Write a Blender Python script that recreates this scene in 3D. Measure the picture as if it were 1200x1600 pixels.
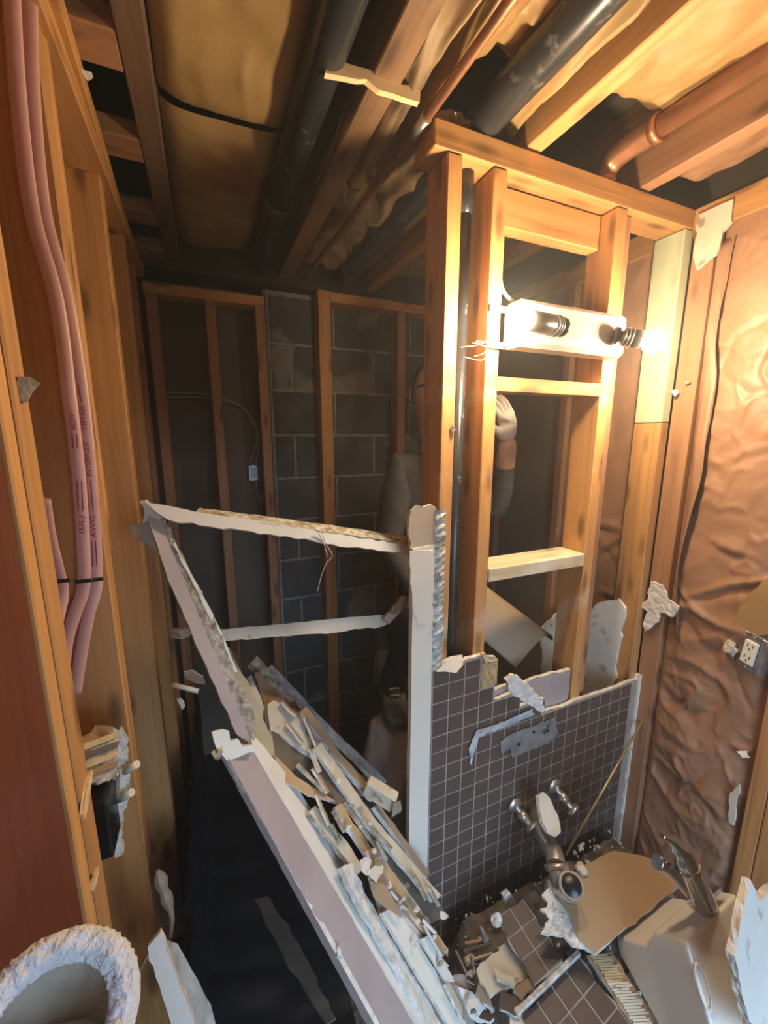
import bpy, bmesh, math, random
from mathutils import Vector, Matrix, noise
random.seed(7)
scene = bpy.context.scene
col = scene.collection
for o in list(bpy.data.objects):
    bpy.data.objects.remove(o, do_unlink=True)

# ---------------------------------------------------------------- camera
CAM_H, FPX = 1.6, 630.0
YAW, PITCH = math.radians(23.6), math.radians(10.76)
FWD = Vector((math.sin(YAW)*math.cos(PITCH), math.cos(YAW)*math.cos(PITCH), -math.sin(PITCH)))
RGT = Vector((math.cos(YAW), -math.sin(YAW), 0))
UPV = RGT.cross(FWD)
cd = bpy.data.cameras.new('camera')
cam = bpy.data.objects.new('camera', cd); col.objects.link(cam)
m = Matrix((RGT, UPV, -FWD)).transposed().to_4x4()
m.translation = (0, 0, CAM_H)
cam.matrix_world = m
cd.sensor_fit = 'VERTICAL'; cd.sensor_height = 24.0
cd.lens = FPX/1600*24.0
cd.clip_start = 0.02
scene.camera = cam

# ---------------------------------------------------------------- world, daylight, exposure
w = bpy.data.worlds.new('world'); scene.world = w; w.use_nodes = True
bg = w.node_tree.nodes['Background']
wn = w.node_tree
tcw = wn.nodes.new('ShaderNodeTexCoord'); sxw = wn.nodes.new('ShaderNodeSeparateXYZ'); rpw = wn.nodes.new('ShaderNodeValToRGB')
wn.links.new(tcw.outputs['Generated'], sxw.inputs[0]); wn.links.new(sxw.outputs['Z'], rpw.inputs[0])
rpw.color_ramp.elements[0].position = 0.0; rpw.color_ramp.elements[0].color = (.045, .045, .042, 1)     # ground outside
rpw.color_ramp.elements[1].position = 0.02; rpw.color_ramp.elements[1].color = (.47, .70, 1.0, 1)         # open sky
wn.links.new(rpw.outputs[0], bg.inputs['Color'])
bg.inputs['Strength'].default_value = 4.6
al = bpy.data.lights.new('daylight_portal', 'AREA')          # portal in the added opening behind the camera
al.shape = 'RECTANGLE'; al.size = 1.1; al.size_y = 1.72
al.cycles.is_portal = True
alo = bpy.data.objects.new('daylight_portal', al); col.objects.link(alo)
alo.location = (0.45, -0.93, 0.87); alo.rotation_euler = (math.radians(90), 0, 0)
BULB_STRENGTH = 300.0
BULB_COLOR = (1.0, 0.79, 0.52, 1)
vs = scene.view_settings
scene.display_settings.display_device = 'sRGB'
vs.view_transform = 'Standard'; vs.look = 'None'; vs.gamma = 1.0
vs.use_curve_mapping = False
vs.exposure = 1.05
scene.cycles.max_bounces = 8
scene.cycles.diffuse_bounces = 5
scene.cycles.sample_clamp_indirect = 6.0

# ---------------------------------------------------------------- helpers
def V(*a): return Vector(a)
def pt(x, y, Y):
    """point on the line of sight of photo pixel (x, y) at depth Y of the room"""
    d = FWD + RGT*((x-600)/FPX) - UPV*((y-800)/FPX)
    return V(0, 0, CAM_H) + d*(Y/d.y)
def ptx(x, y, X):
    d = FWD + RGT*((x-600)/FPX) - UPV*((y-800)/FPX)
    return V(0, 0, CAM_H) + d*(X/d.x)

WL = {}
def tag(o, label=None, cat=None, group=None, kind=None):
    if label: o['label'] = label
    if cat: o['category'] = cat
    if group: o['group'] = group
    if kind: o['kind'] = kind
    return o
def thing(name, label, cat, loc, group=None):
    o = bpy.data.objects.new(name, None); col.objects.link(o)
    o.empty_display_size = 0.05
    o.location = loc; WL[o.name] = Vector(loc)
    return tag(o, label, cat, group)
def struct_empty(name, loc, label=None):
    o = bpy.data.objects.new(name, None); col.objects.link(o)
    o.location = loc; WL[o.name] = Vector(loc)
    tag(o, label, None, None, 'structure')
    return o
def link(name, me, wloc, parent=None):
    o = bpy.data.objects.new(name, me); col.objects.link(o)
    if parent is not None:
        o.parent = parent; o.location = Vector(wloc) - WL[parent.name]
    else:
        o.location = wloc
    WL[o.name] = Vector(wloc)
    return o
def mk(name, verts, faces, mats, parent=None, smooth=False, mi=None, **kw):
    verts = [Vector(v) for v in verts]
    lo = V(*(min(v[i] for v in verts) for i in range(3)))
    hi = V(*(max(v[i] for v in verts) for i in range(3)))
    c = V((lo.x+hi.x)/2, (lo.y+hi.y)/2, lo.z if parent is None else (lo.z+hi.z)/2)
    me = bpy.data.meshes.new(name)
    me.from_pydata([v-c for v in verts], [], faces)
    if not isinstance(mats, (list, tuple)): mats = [mats]
    for mm in mats: me.materials.append(mm)
    if mi: me.polygons.foreach_set('material_index', mi)
    if smooth: me.polygons.foreach_set('use_smooth', [True]*len(me.polygons))
    me.update()
    o = link(name, me, c, parent)
    tag(o, **kw)
    return o
def mk_bm(name, bm, mats, parent=None, smooth=False, **kw):
    bm.verts.ensure_lookup_table(); bm.verts.index_update()
    vs_ = [v.co.copy() for v in bm.verts]
    fs = [[v.index for v in f.verts] for f in bm.faces]
    mi = [f.material_index for f in bm.faces]
    bm.free()
    return mk(name, vs_, fs, mats, parent, smooth, mi, **kw)
def bm_box(bm, x0, x1, y0, y1, z0, z1, bev=0.0, mat=None, mi=0):
    r = bmesh.ops.create_cube(bm, size=1.0)
    vv = r['verts']
    M = Matrix.Translation(((x0+x1)/2, (y0+y1)/2, (z0+z1)/2)) @ Matrix.Diagonal((x1-x0, y1-y0, z1-z0, 1))
    for v in vv: v.co = M @ v.co
    fs = set(f for v in vv for f in v.link_faces)
    for f in fs: f.material_index = mi
    if bev > 0:
        es = list(set(e for v in vv for e in v.link_edges))
        r2 = bmesh.ops.bevel(bm, geom=es, offset=bev, segments=1, affect='EDGES', profile=0.5)
        for f in r2['faces']: f.material_index = mi
    return vv
def beam(name, x0, x1, y0, y1, z0, z1, mt, parent=None, bev=0.0025, warp=0.0, **kw):
    bm = bmesh.new(); bm_box(bm, x0, x1, y0, y1, z0, z1, bev)
    return mk_bm(name, bm, mt, parent, **kw)
def oriented_beam(name, a, b, wv, w_, t_, mt, parent=None, bev=0.002, **kw):
    """a bar from a to b; wv gives the width direction"""
    a = Vector(a); b = Vector(b); d = (b-a); L = d.length; d.normalize()
    wv = Vector(wv); wv = (wv - d*wv.dot(d)).normalized(); n = d.cross(wv)
    bm = bmesh.new(); bm_box(bm, 0, L, -w_/2, w_/2, -t_/2, t_/2, bev)
    for v in bm.verts: v.co = a + d*v.co.x + wv*v.co.y + n*v.co.z
    return mk_bm(name, bm, mt, parent, **kw)
def spline(pts, n=8):
    pts = [Vector(p) for p in pts]
    if len(pts) < 3: return pts
    out = []
    P = [pts[0]*2-pts[1]] + pts + [pts[-1]*2-pts[-2]]
    for i in range(1, len(P)-2):
        p0, p1, p2, p3 = P[i-1:i+3]
        for k in range(n):
            t = k/n
            out.append(0.5*((2*p1)+(p2-p0)*t+(2*p0-5*p1+4*p2-p3)*t*t+(3*p1-p0-3*p2+p3)*t**3))
    out.append(pts[-1])
    return out
def tube_geo(pts, r, seg=14, flat=1.0, ref=None, cap=True, rad=None):
    pts = [Vector(p) for p in pts]; vs_, fs = [], []
    n = len(pts)
    ref = Vector(ref) if ref is not None else None
    prev = None
    for i, p in enumerate(pts):
        d = (pts[min(i+1, n-1)]-pts[max(i-1, 0)]).normalized()
        if ref is not None: a = (ref - d*ref.dot(d)).normalized()
        elif prev is None:
            a = d.orthogonal().normalized()
        else: a = (prev - d*prev.dot(d)).normalized()
        prev = a; b = d.cross(a)
        rr = rad[i] if rad else r
        for k in range(seg):
            t = 2*math.pi*k/seg
            vs_.append(p + a*(math.cos(t)*rr) + b*(math.sin(t)*rr*flat))
    for i in range(n-1):
        for k in range(seg):
            k2 = (k+1) % seg
            fs.append([i*seg+k, i*seg+k2, (i+1)*seg+k2, (i+1)*seg+k])
    if cap:
        fs.append([k for k in range(seg)][::-1]); fs.append([(n-1)*seg+k for k in range(seg)])
    return vs_, fs
def tube(name, pts, r, mt, parent=None, seg=14, n=8, flat=1.0, ref=None, smooth=True, rad=None, straight=False, **kw):
    pp = pts if straight else spline(pts, n)
    v, f = tube_geo(pp, r, seg, flat, ref, True, rad)
    o = mk(name, v, f, mt, parent, smooth, **kw)
    for p in list(o.data.polygons)[-2:]: p.use_smooth = False
    return o
def lathe(name, profile, axis_o, axis_d, mt, parent=None, seg=24, smooth=True, **kw):
    """profile: (radius, distance along the axis)"""
    axis_d = Vector(axis_d).normalized(); a = axis_d.orthogonal().normalized(); b = axis_d.cross(a)
    vs_, fs = [], []
    for (r, h) in profile:
        for k in range(seg):
            t = 2*math.pi*k/seg
            vs_.append(Vector(axis_o)+axis_d*h+a*(r*math.cos(t))+b*(r*math.sin(t)))
    for i in range(len(profile)-1):
        for k in range(seg):
            k2 = (k+1) % seg
            fs.append([i*seg+k, i*seg+k2, (i+1)*seg+k2, (i+1)*seg+k])
    fs.append(list(range(seg))[::-1]); fs.append([(len(profile)-1)*seg+k for k in range(seg)])
    return mk(name, vs_, fs, mt, parent, smooth, **kw)
def newell(pts):
    n = V(0, 0, 0)
    for i in range(len(pts)):
        a, b = pts[i], pts[(i+1) % len(pts)]
        n += V((a.y-b.y)*(a.z+b.z), (a.z-b.z)*(a.x+b.x), (a.x-b.x)*(a.y+b.y))
    return n.normalized()
def slab(name, pts, th, mats, parent=None, jag=0.004, step=0.022, edgejag=None, seed=None, **kw):
    """a broken sheet: outline pts (3-D), thickness th going away from the viewer's side;
    mats = [front, core edge, back]; edgejag lists the roughness of each side"""
    rnd = random.Random(seed if seed is not None else sum(ord(c) for c in name)+int(abs(pts[0][0])*1e4))
    pts = [Vector(p) for p in pts]
    c = sum(pts, V(0, 0, 0))/len(pts)
    n = newell(pts)
    if n.dot(c - V(0, 0, CAM_H)) > 0:
        pts = pts[::-1]; n = -n
        if edgejag: edgejag = edgejag[::-1][1:]+edgejag[::-1][:1]
    pts = [p - n*((p-c).dot(n)) for p in pts]
    out = []
    for i in range(len(pts)):
        a, b = pts[i], pts[(i+1) % len(pts)]
        L = (b-a).length; k = max(1, int(L/step)); d = (b-a).normalized() if L > 0 else V(1, 0, 0); s = d.cross(n)
        j = edgejag[i] if edgejag else jag
        out.append(a.copy())
        for q in range(1, k):
            out.append(a+(b-a)*((q+rnd.uniform(-.35, .35))/k) + s*rnd.gauss(0, j))
    N = len(out); vs_ = list(out); j = jag
    for p in out: vs_.append(p - n*th*0.5 + (p-c).normalized()*rnd.uniform(-j, j*0.4) )
    for p in out: vs_.append(p - n*th + (p-c).normalized()*rnd.uniform(-j, j*0.5))
    fs = [list(range(N)), [2*N+i for i in range(N)][::-1]]; mi = [0, 2]
    for r in range(2):
        for i in range(N):
            i2 = (i+1) % N
            fs.append([r*N+i2, r*N+i, (r+1)*N+i, (r+1)*N+i2]); mi.append(1)
    if len(mats) == 2: mats = [mats[0], mats[1], mats[0]]
    return mk(name, vs_, fs, list(mats), parent, False, mi, **kw)
def chunk(name, c, size, mt, parent=None, seed=0, sub=2, rough=.35, rot=None, **kw):
    rnd = random.Random(seed)
    bm = bmesh.new(); bmesh.ops.create_icosphere(bm, subdivisions=sub, radius=1.0)
    R = rot.to_matrix() if rot else Matrix.Identity(3)
    off = V(rnd.uniform(0, 50), rnd.uniform(0, 50), rnd.uniform(0, 50))
    for v in bm.verts:
        k = 1+rough*noise.noise(v.co*1.7+off)+rough*.5*noise.noise(v.co*4+off)
        v.co = Vector(c) + R @ V(v.co.x*k*size[0], v.co.y*k*size[1], v.co.z*k*size[2])
    return mk_bm(name, bm, mt, parent, **kw)
def crease(p, s, off=0.0):
    q = p*s + V(off, off*1.7, off*.6)
    h = 0; a = 1.0
    for i in range(4):
        h += a*(abs(noise.noise(q))*2-0.5); q = q*2.1 + V(3.1, 1.7, 5.3); a *= 0.5
    return h
def ridge(p, s, off=0.0):
    q = p*s + V(off*1.3, off, off*.7)
    q += V(noise.noise(q*1.3+V(9, 2, 1)), noise.noise(q*1.3+V(1, 7, 4)), 0)*.35
    m_ = max(0.0, .35+1.2*noise.noise(q*.6+V(4, 4, 4)))
    return m_*(1-min(1.0, abs(noise.noise(q))*3.2))**2
def sheet(name, f, nu, nv, mt, parent=None, smooth=True, th=None, **kw):
    vs_, fs = [], []
    for i in range(nu+1):
        for j in range(nv+1): vs_.append(Vector(f(i/nu, j/nv)))
    for i in range(nu):
        for j in range(nv):
            a = i*(nv+1)+j; fs.append([a, a+nv+1, a+nv+2, a+1])
    if th:
        n0 = len(vs_); th = Vector(th)
        vs_ += [v+th for v in vs_]
        fs += [[q+n0 for q in g][::-1] for g in fs[:]]
        rim = [(i*(nv+1), (i+1)*(nv+1)) for i in range(nu)] + [((i+1)*(nv+1)+nv, i*(nv+1)+nv) for i in range(nu)]
        rim += [(j+1, j) for j in range(nv)] + [(nu*(nv+1)+j, nu*(nv+1)+j+1) for j in range(nv)]
        for a, b in rim: fs.append([b, a, a+n0, b+n0])
    return mk(name, vs_, fs, mt, parent, smooth, **kw)

# ---------------------------------------------------------------- materials
def new_mat(name):
    mt = bpy.data.materials.new(name); mt.use_nodes = True
    nt = mt.node_tree; b = nt.nodes['Principled BSDF']
    return mt, nt, b
def N(nt, kind, **props):
    n = nt.nodes.new(kind)
    for k, v in props.items(): setattr(n, k, v)
    return n
def ramp(nt, stops):
    r = N(nt, 'ShaderNodeValToRGB')
    while len(r.color_ramp.elements) < len(stops): r.color_ramp.elements.new(0.5)
    for e, (p, c) in zip(r.color_ramp.elements, stops):
        e.position = p; e.color = (*c, 1)
    return r
def coords(nt, scale=(1, 1, 1), rnd=True):
    tc = N(nt, 'ShaderNodeTexCoord'); mp = N(nt, 'ShaderNodeMapping')
    mp.inputs['Scale'].default_value = scale
    if rnd:
        oi = N(nt, 'ShaderNodeObjectInfo'); ml = N(nt, 'ShaderNodeMath', operation='MULTIPLY')
        ml.inputs[1].default_value = 37.0
        nt.links.new(oi.outputs['Random'], ml.inputs[0])
        ad = N(nt, 'ShaderNodeVectorMath', operation='ADD')
        nt.links.new(tc.outputs['Object'], ad.inputs[0]); nt.links.new(ml.outputs[0], ad.inputs[1])
        nt.links.new(ad.outputs[0], mp.inputs['Vector'])
    else:
        nt.links.new(tc.outputs['Object'], mp.inputs['Vector'])
    return mp
def plain(name, c1, c2=None, scale=20, rough=.7, bump=.0, bscale=None, metal=0.0, spots=None, detail=5):
    mt, nt, b = new_mat(name)
    c2 = c2 or tuple(x*.7 for x in c1)
    mp = coords(nt)
    n1 = N(nt, 'ShaderNodeTexNoise'); n1.inputs['Scale'].default_value = scale; n1.inputs['Detail'].default_value = detail
    nt.links.new(mp.outputs[0], n1.inputs['Vector'])
    r = ramp(nt, [(.32, c2), (.68, c1)])
    nt.links.new(n1.outputs['Fac'], r.inputs[0])
    last = r.outputs[0]
    if spots:
        n2 = N(nt, 'ShaderNodeTexNoise'); n2.inputs['Scale'].default_value = spots[1]; n2.inputs['Detail'].default_value = 3
        nt.links.new(mp.outputs[0], n2.inputs['Vector'])
        r2 = ramp(nt, [(spots[2], (0, 0, 0)), (spots[2]+.06, (1, 1, 1))])
        nt.links.new(n2.outputs['Fac'], r2.inputs[0])
        mx = N(nt, 'ShaderNodeMix', data_type='RGBA')
        nt.links.new(r2.outputs[0], mx.inputs['Factor']); nt.links.new(last, mx.inputs['A'])
        mx.inputs['B'].default_value = (*spots[0], 1)
        last = mx.outputs['Result']
    nt.links.new(last, b.inputs['Base Color'])
    b.inputs['Roughness'].default_value = rough; b.inputs['Metallic'].default_value = metal
    if bump:
        nb = N(nt, 'ShaderNodeTexNoise'); nb.inputs['Scale'].default_value = bscale or scale*3; nb.inputs['Detail'].default_value = 6
        nt.links.new(mp.outputs[0], nb.inputs['Vector'])
        bp = N(nt, 'ShaderNodeBump'); bp.inputs['Strength'].default_value = bump; bp.inputs['Distance'].default_value = .01
        nt.links.new(nb.outputs['Fac'], bp.inputs['Height']); nt.links.new(bp.outputs[0], b.inputs['Normal'])
    return mt
def wood(name, light, dark, axis='z', rough=.62, knots=.75, dirt=None, dlev=.5):
    mt, nt, b = new_mat(name)
    sc = {'x': (1.6, 34, 34), 'y': (34, 1.6, 34), 'z': (34, 34, 1.6)}[axis]
    mp = coords(nt, sc)
    n1 = N(nt, 'ShaderNodeTexNoise'); n1.inputs['Scale'].default_value = 1.0; n1.inputs['Detail'].default_value = 8
    n1.inputs['Roughness'].default_value = .62
    n1.inputs['Distortion'].default_value = .7
    nt.links.new(mp.outputs[0], n1.inputs['Vector'])
    r = ramp(nt, [(.28, dark), (.5, tuple((a*.35+c*.65) for a, c in zip(dark, light))), (.72, light)])
    nt.links.new(n1.outputs['Fac'], r.inputs[0])
    sk = {'x': (5.0, 17, 17), 'y': (17, 5.0, 17), 'z': (17, 17, 5.0)}[axis]
    mk_ = coords(nt, sk)
    vo = N(nt, 'ShaderNodeTexVoronoi'); vo.inputs['Scale'].default_value = 1.0
    nt.links.new(mk_.outputs[0], vo.inputs['Vector'])
    r2 = ramp(nt, [(.10, (1, 1, 1)), (.27, (0, 0, 0))])
    nt.links.new(vo.outputs['Distance'], r2.inputs[0])
    ml = N(nt, 'ShaderNodeMath', operation='MULTIPLY'); ml.inputs[1].default_value = knots
    nt.links.new(r2.outputs[0], ml.inputs[0])
    mx = N(nt, 'ShaderNodeMix', data_type='RGBA')
    nt.links.new(ml.outputs[0], mx.inputs['Factor']); nt.links.new(r.outputs[0], mx.inputs['A'])
    mx.inputs['B'].default_value = (*[x*.35 for x in dark], 1)
    oi = N(nt, 'ShaderNodeObjectInfo')
    mr = N(nt, 'ShaderNodeMapRange'); mr.inputs['To Min'].default_value = .82; mr.inputs['To Max'].default_value = 1.12
    nt.links.new(oi.outputs['Random'], mr.inputs['Value'])
    hs = N(nt, 'ShaderNodeHueSaturation')
    nt.links.new(mr.outputs[0], hs.inputs['Value']); nt.links.new(mx.outputs['Result'], hs.inputs['Color'])
    last = hs.outputs[0]
    if dirt:
        nd = N(nt, 'ShaderNodeTexNoise'); nd.inputs['Scale'].default_value = 6; nd.inputs['Detail'].default_value = 8
        tc = N(nt, 'ShaderNodeTexCoord'); nt.links.new(tc.outputs['Object'], nd.inputs['Vector'])
        rd = ramp(nt, [(dlev, (0, 0, 0)), (dlev+.16, (1, 1, 1))]); nt.links.new(nd.outputs['Fac'], rd.inputs[0])
        m2 = N(nt, 'ShaderNodeMix', data_type='RGBA')
        nt.links.new(rd.outputs[0], m2.inputs['Factor']); nt.links.new(last, m2.inputs['A']); m2.inputs['B'].default_value = (*dirt, 1)
        last = m2.outputs['Result']
    nt.links.new(last, b.inputs['Base Color'])
    b.inputs['Roughness'].default_value = rough
    bp = N(nt, 'ShaderNodeBump'); bp.inputs['Strength'].default_value = .25; bp.inputs['Distance'].default_value = .004
    nt.links.new(n1.outputs['Fac'], bp.inputs['Height']); nt.links.new(bp.outputs[0], b.inputs['Normal'])
    return mt
PINE_L, PINE_D = (.62, .315, .105), (.34, .148, .042)
W = {a: wood('pine_stud_'+a, PINE_L, PINE_D, a) for a in 'xyz'}
WO = {a: wood('old_joist_'+a, (.30, .16, .075), (.14, .07, .032), a) for a in 'xyz'}
WB = {a: wood('brown_stud_'+a, (.42, .21, .10), (.24, .11, .05), a) for a in 'xyz'}
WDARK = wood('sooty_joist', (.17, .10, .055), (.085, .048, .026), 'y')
WPART = wood('plaster_streaked_stud', PINE_L, PINE_D, 'z', dirt=(.66, .52, .36), dlev=.58)
WPALE = wood('pale_splintered_wood', (.80, .60, .34), (.55, .36, .17), 'x', knots=.5)
WGREEN = wood('green_treated_wood', (.52, .55, .36), (.40, .43, .27), 'z', knots=.3)
WDUST = wood('dusty_block_wood', (.66, .56, .36), (.44, .33, .19), 'x', dirt=(.72, .68, .50))
WPANEL = wood('orange_paneling', (.30, .12, .030), (.19, .07, .018), 'z', rough=.55, knots=.4)
WDOOR = wood('red_brown_door', (.17, .042, .014), (.11, .026, .009), 'z', rough=.42, knots=.0)
M = {}
M['kraft'] = plain('kraft_paper_brown', (.36, .19, .108), (.28, .145, .08), 7, .5, .25, 30)
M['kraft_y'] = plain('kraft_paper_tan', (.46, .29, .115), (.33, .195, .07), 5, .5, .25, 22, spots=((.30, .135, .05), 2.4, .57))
M['kraft_d'] = plain('kraft_paper_dark', (.36, .23, .11), (.12, .08, .045), 4, .6, .3, 18)  # darker, more mottled kraft paper tone
M['drywall'] = plain('white_drywall_paint', (.80, .78, .72), (.68, .65, .58), 6, .6, .08, 60, spots=((.46, .40, .31), 13, .63))
M['cream'] = plain('cream_drywall', (.68, .62, .49), (.50, .44, .33), 9, .65, .15, 60, spots=((.30, .235, .15), 17, .60))
M['gypsum'] = plain('broken_gypsum', (.80, .76, .68), (.58, .52, .44), 45, .9, .8, 70)
M['gyp_dirty'] = plain('dirty_broken_gypsum', (.62, .55, .44), (.22, .17, .11), 50, .9, .9, 80)
M['grey_paper'] = plain('grey_drywall_paper', (.34, .27, .20), (.27, .21, .155), 5, .75, .06, 50)
M['brown_paper'] = plain('brown_drywall_paper', (.40, .25, .13), (.28, .17, .085), 6, .75, .1, 30)
M['dark_paper'] = plain('dark_stained_board', (.16, .12, .085), (.09, .065, .045), 7, .75, .1, 30)
M['mauve'] = plain('mauve_painted_board', (.41, .335, .31), (.35, .28, .26), 9, .55, .06, 60)
M['beige_strip'] = plain('beige_corner_strip', (.80, .74, .62), (.74, .68, .56), 5, .5, .04, 40)
M['bead'] = plain('galvanised_bead', (.62, .62, .58), (.34, .31, .26), 60, .5, .5, 90, .35)
M['glue'] = plain('speckled_adhesive', (.86, .82, .70), (.30, .20, .08), 55, .8, .8, 90, spots=((.50, .26, .05), 22, .60))
M['tile'] = plain('brown_mosaic_tile', (.118, .078, .060), (.088, .057, .043), 9, .45, .0)
M['tile2'] = plain('brown_loose_tile', (.095, .058, .042), (.070, .042, .030), 14, .5, .0)
M['grout'] = plain('grey_grout', (.40, .345, .30), (.30, .255, .22), 40, .9, .2, 90)
M['combed'] = plain('combed_adhesive', (.62, .46, .24), (.44, .31, .15), 30, .8, .2, 80)
M['zinc'] = plain('zinc_bracket', (.42, .44, .42), (.24, .26, .26), 30, .42, .2, 60, .55, spots=((.10, .11, .12), 26, .60))
M['smear'] = plain('dried_plaster_smear', (.56, .58, .56), (.30, .30, .29), 30, .8, .3, 60)
M['abs'] = plain('black_drain_plastic', (.034, .036, .039), (.018, .020, .022), 12, .27, .0, spots=((.10, .10, .095), 30, .64))
M['copper'] = plain('aged_copper', (.55, .26, .14), (.36, .17, .09), 14, .38, .05, 40, .75)
M['chrome'] = plain('dusty_chrome', (.70, .68, .64), (.46, .44, .40), 18, .32, .05, 40, .85)
M['bright_chrome'] = plain('polished_chrome', (.74, .72, .69), (.62, .60, .57), 9, .09, 0, 40, 1.0)
M['brass'] = plain('brass_rod', (.62, .50, .26), (.44, .34, .16), 30, .35, 0, 40, .6)
M['porcelain'] = plain('white_porcelain', (.82, .79, .72), (.77, .74, .67), 4, .16, .0)
M['block'] = plain('grey_concrete_block', (.120, .125, .120), (.080, .085, .083), 9, .92, .7, 120, spots=((.25, .24, .21), 3.0, .58))
M['mortar'] = plain('grey_mortar', (.36, .35, .31), (.24, .23, .21), 24, .95, .5, 90)
M['concrete'] = plain('dark_concrete_floor', (.075, .065, .055), (.035, .031, .028), 8, .9, .4, 60)
M['backboard'] = plain('grey_brown_backing_board', (.17, .125, .088), (.13, .095, .066), 4, .8, .06, 30)
M['greyboard'] = plain('grey_painted_board', (.30, .255, .21), (.25, .21, .175), 3, .7, .05, 30)
M['olive'] = plain('olive_board_paper', (.50, .45, .31), (.40, .36, .24), 5, .7, .1, 30)
M['tan'] = plain('tan_board_paper', (.55, .39, .22), (.44, .30, .16), 6, .7, .1, 30)
M['flap'] = plain('buff_torn_paper', (.60, .47, .34), (.50, .38, .27), 6, .75, .1, 30)
M['ceil'] = plain('dark_subfloor_boards', (.07, .045, .026), (.035, .022, .014), 6, .85, .2, 30)
M['cable'] = plain('pink_cable_sheath', (.62, .36, .32), (.54, .29, .26), 10, .45, .03, 30)
M['cable_ink'] = plain('red_cable_print', (.32, .03, .05), (.26, .02, .035), 10, .6)
M['grey_cable'] = plain('grey_white_cable', (.36, .33, .29), (.28, .25, .22), 10, .55)
M['white_cable'] = plain('white_cable', (.74, .68, .55), (.64, .58, .46), 10, .5)
M['dark'] = plain('black_plastic', (.012, .012, .014), (.008, .008, .009), 10, .3)
M['black_sheet'] = plain('black_plastic_sheet', (.010, .011, .014), (.006, .006, .008), 7, .42, .15, 14)
M['metalbox'] = plain('galvanised_box', (.40, .39, .37), (.24, .23, .22), 30, .35, .1, 60, .7)
M['white_plastic'] = plain('white_plastic', (.82, .80, .74), (.78, .76, .70), 10, .35)
M['fixture'] = plain('white_enamel_fixture', (.86, .84, .78), (.82, .80, .74), 10, .25)
M['socket'] = plain('dark_socket', (.10, .085, .07), (.05, .042, .035), 20, .35, 0, 40, .4)
M['fleece'] = plain('white_fleece', (.82, .83, .86), (.66, .67, .70), 60, .95, .9, 140)
M['beige_cloth'] = plain('beige_cloth', (.50, .43, .34), (.40, .34, .26), 40, .95, .4, 160)
M['sack'] = plain('translucent_sack', (.74, .66, .54), (.60, .52, .42), 6, .45, .15, 20)
M['grey_sheet'] = plain('grey_brown_curled_sheet', (.38, .265, .15), (.32, .22, .125), 4, .5, .03, 30)
M['shirt'] = plain('charcoal_shirt', (.085, .080, .078), (.060, .057, .056), 25, .9, .15, 160)
M['jeans'] = plain('navy_trousers', (.026, .029, .042), (.016, .018, .026), 25, .9, .2, 160)
M['skin'] = plain('skin', (.52, .31, .21), (.45, .26, .17), 12, .5)
M['hair'] = plain('dark_hair', (.025, .018, .014), (.014, .010, .008), 60, .6, .6, 120)
M['glove'] = plain('white_work_glove', (.66, .61, .54), (.54, .50, .44), 30, .9, .3, 120)
M['shoe'] = plain('grey_shoe_fabric', (.16, .16, .15), (.095, .095, .09), 40, .8, .3, 140)
M['shoe_sole'] = plain('grey_shoe_sole', (.22, .21, .19), (.16, .15, .14), 20, .7)
M['pink_ins'] = plain('pink_fibre_insulation', (.55, .30, .25), (.36, .18, .14), 20, 1.0, 1.0, 60)
mt, nt, b = new_mat('lit_bulb')
b.inputs['Base Color'].default_value = (1, .95, .85, 1)
b.inputs['Emission Color'].default_value = BULB_COLOR
b.inputs['Emission Strength'].default_value = BULB_STRENGTH
M['bulb'] = mt
DW = [M['drywall'], M['gypsum'], M['grey_paper']]
DWC = [M['cream'], M['gypsum'], M['grey_paper']]

# ================================================================ STRUCTURE
XL, XR = -0.17, 1.35            # inner faces of the left and right framing
YP = 0.835                      # front of the partition studs
YB = 1.83                       # front of the back framing
ZJ = 2.245                      # underside of the ceiling joists
def plane_box(name, x0, x1, y0, y1, z0, z1, mt, label=None, parent=None):
    o = beam(name, x0, x1, y0, y1, z0, z1, mt, parent, bev=0)
    if parent is None: tag(o, label, None, None, 'structure')
    return o
floor = plane_box('floor', -.40, 1.60, -1.05, 2.15, -.10, 0, M['concrete'], 'dark dusty concrete floor under the debris')
# unseen wall behind the camera; its opening is added and shaped for the daylight
wf = struct_empty('wall_front', (0.6, -1.0, 0), 'unseen wall behind the viewer with an added opening shaped for the daylight')
beam('wall_panel', -.40, -.10, -1.05, -.95, 0, 2.50, M['drywall'], wf, 0)
beam('wall_panel', 1.0, 1.60, -1.05, -.95, 0, 2.50, M['drywall'], wf, 0)
beam('wall_panel', -.10, 1.0, -1.05, -.95, 1.74, 2.50, M['drywall'], wf, 0)  # added lintel; its height limits how far up the daylight reaches

# ---- left wall: paneling behind open studs
wl = struct_empty('wall_left', (XL, 0.5, 0), 'open stud wall with orange brown paneling behind it')
beam('backing_panel', -.30, XL-.089, -1.0, 2.05, 0, 2.50, WPANEL, wl, 0)
for y0 in (-.30, .525, .800, 1.180, 1.486):
    beam('stud', XL-.089, XL, y0, y0+.038, .038, 2.169, W['z'], wl)
beam('stud', XL-.089, XL-.004, 1.70, 1.738, .038, 2.169, WB['z'], wl)
beam('bottom_plate', XL-.089, XL, .0, 1.83, 0, .038, WB['y'], wl)
beam('top_plate', XL-.089, XL+.013, -1.0, 1.83, 2.169, 2.207, W['y'], wl)
oriented_beam('top_plate', V(-.145-.034*(-1-.87)-.0445, -1.0, 2.226), V(-.145-.034*(1.83-.87)-.0445, 1.83, 2.226), (1, 0, 0), .089, .037, W['y'], wl)
# a lap joint in the second stud: a short scab that ends half way up
beam('scab', XL-.080, XL+.002, .838, .853, 1.395, 2.169, W['z'], wl)
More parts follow.
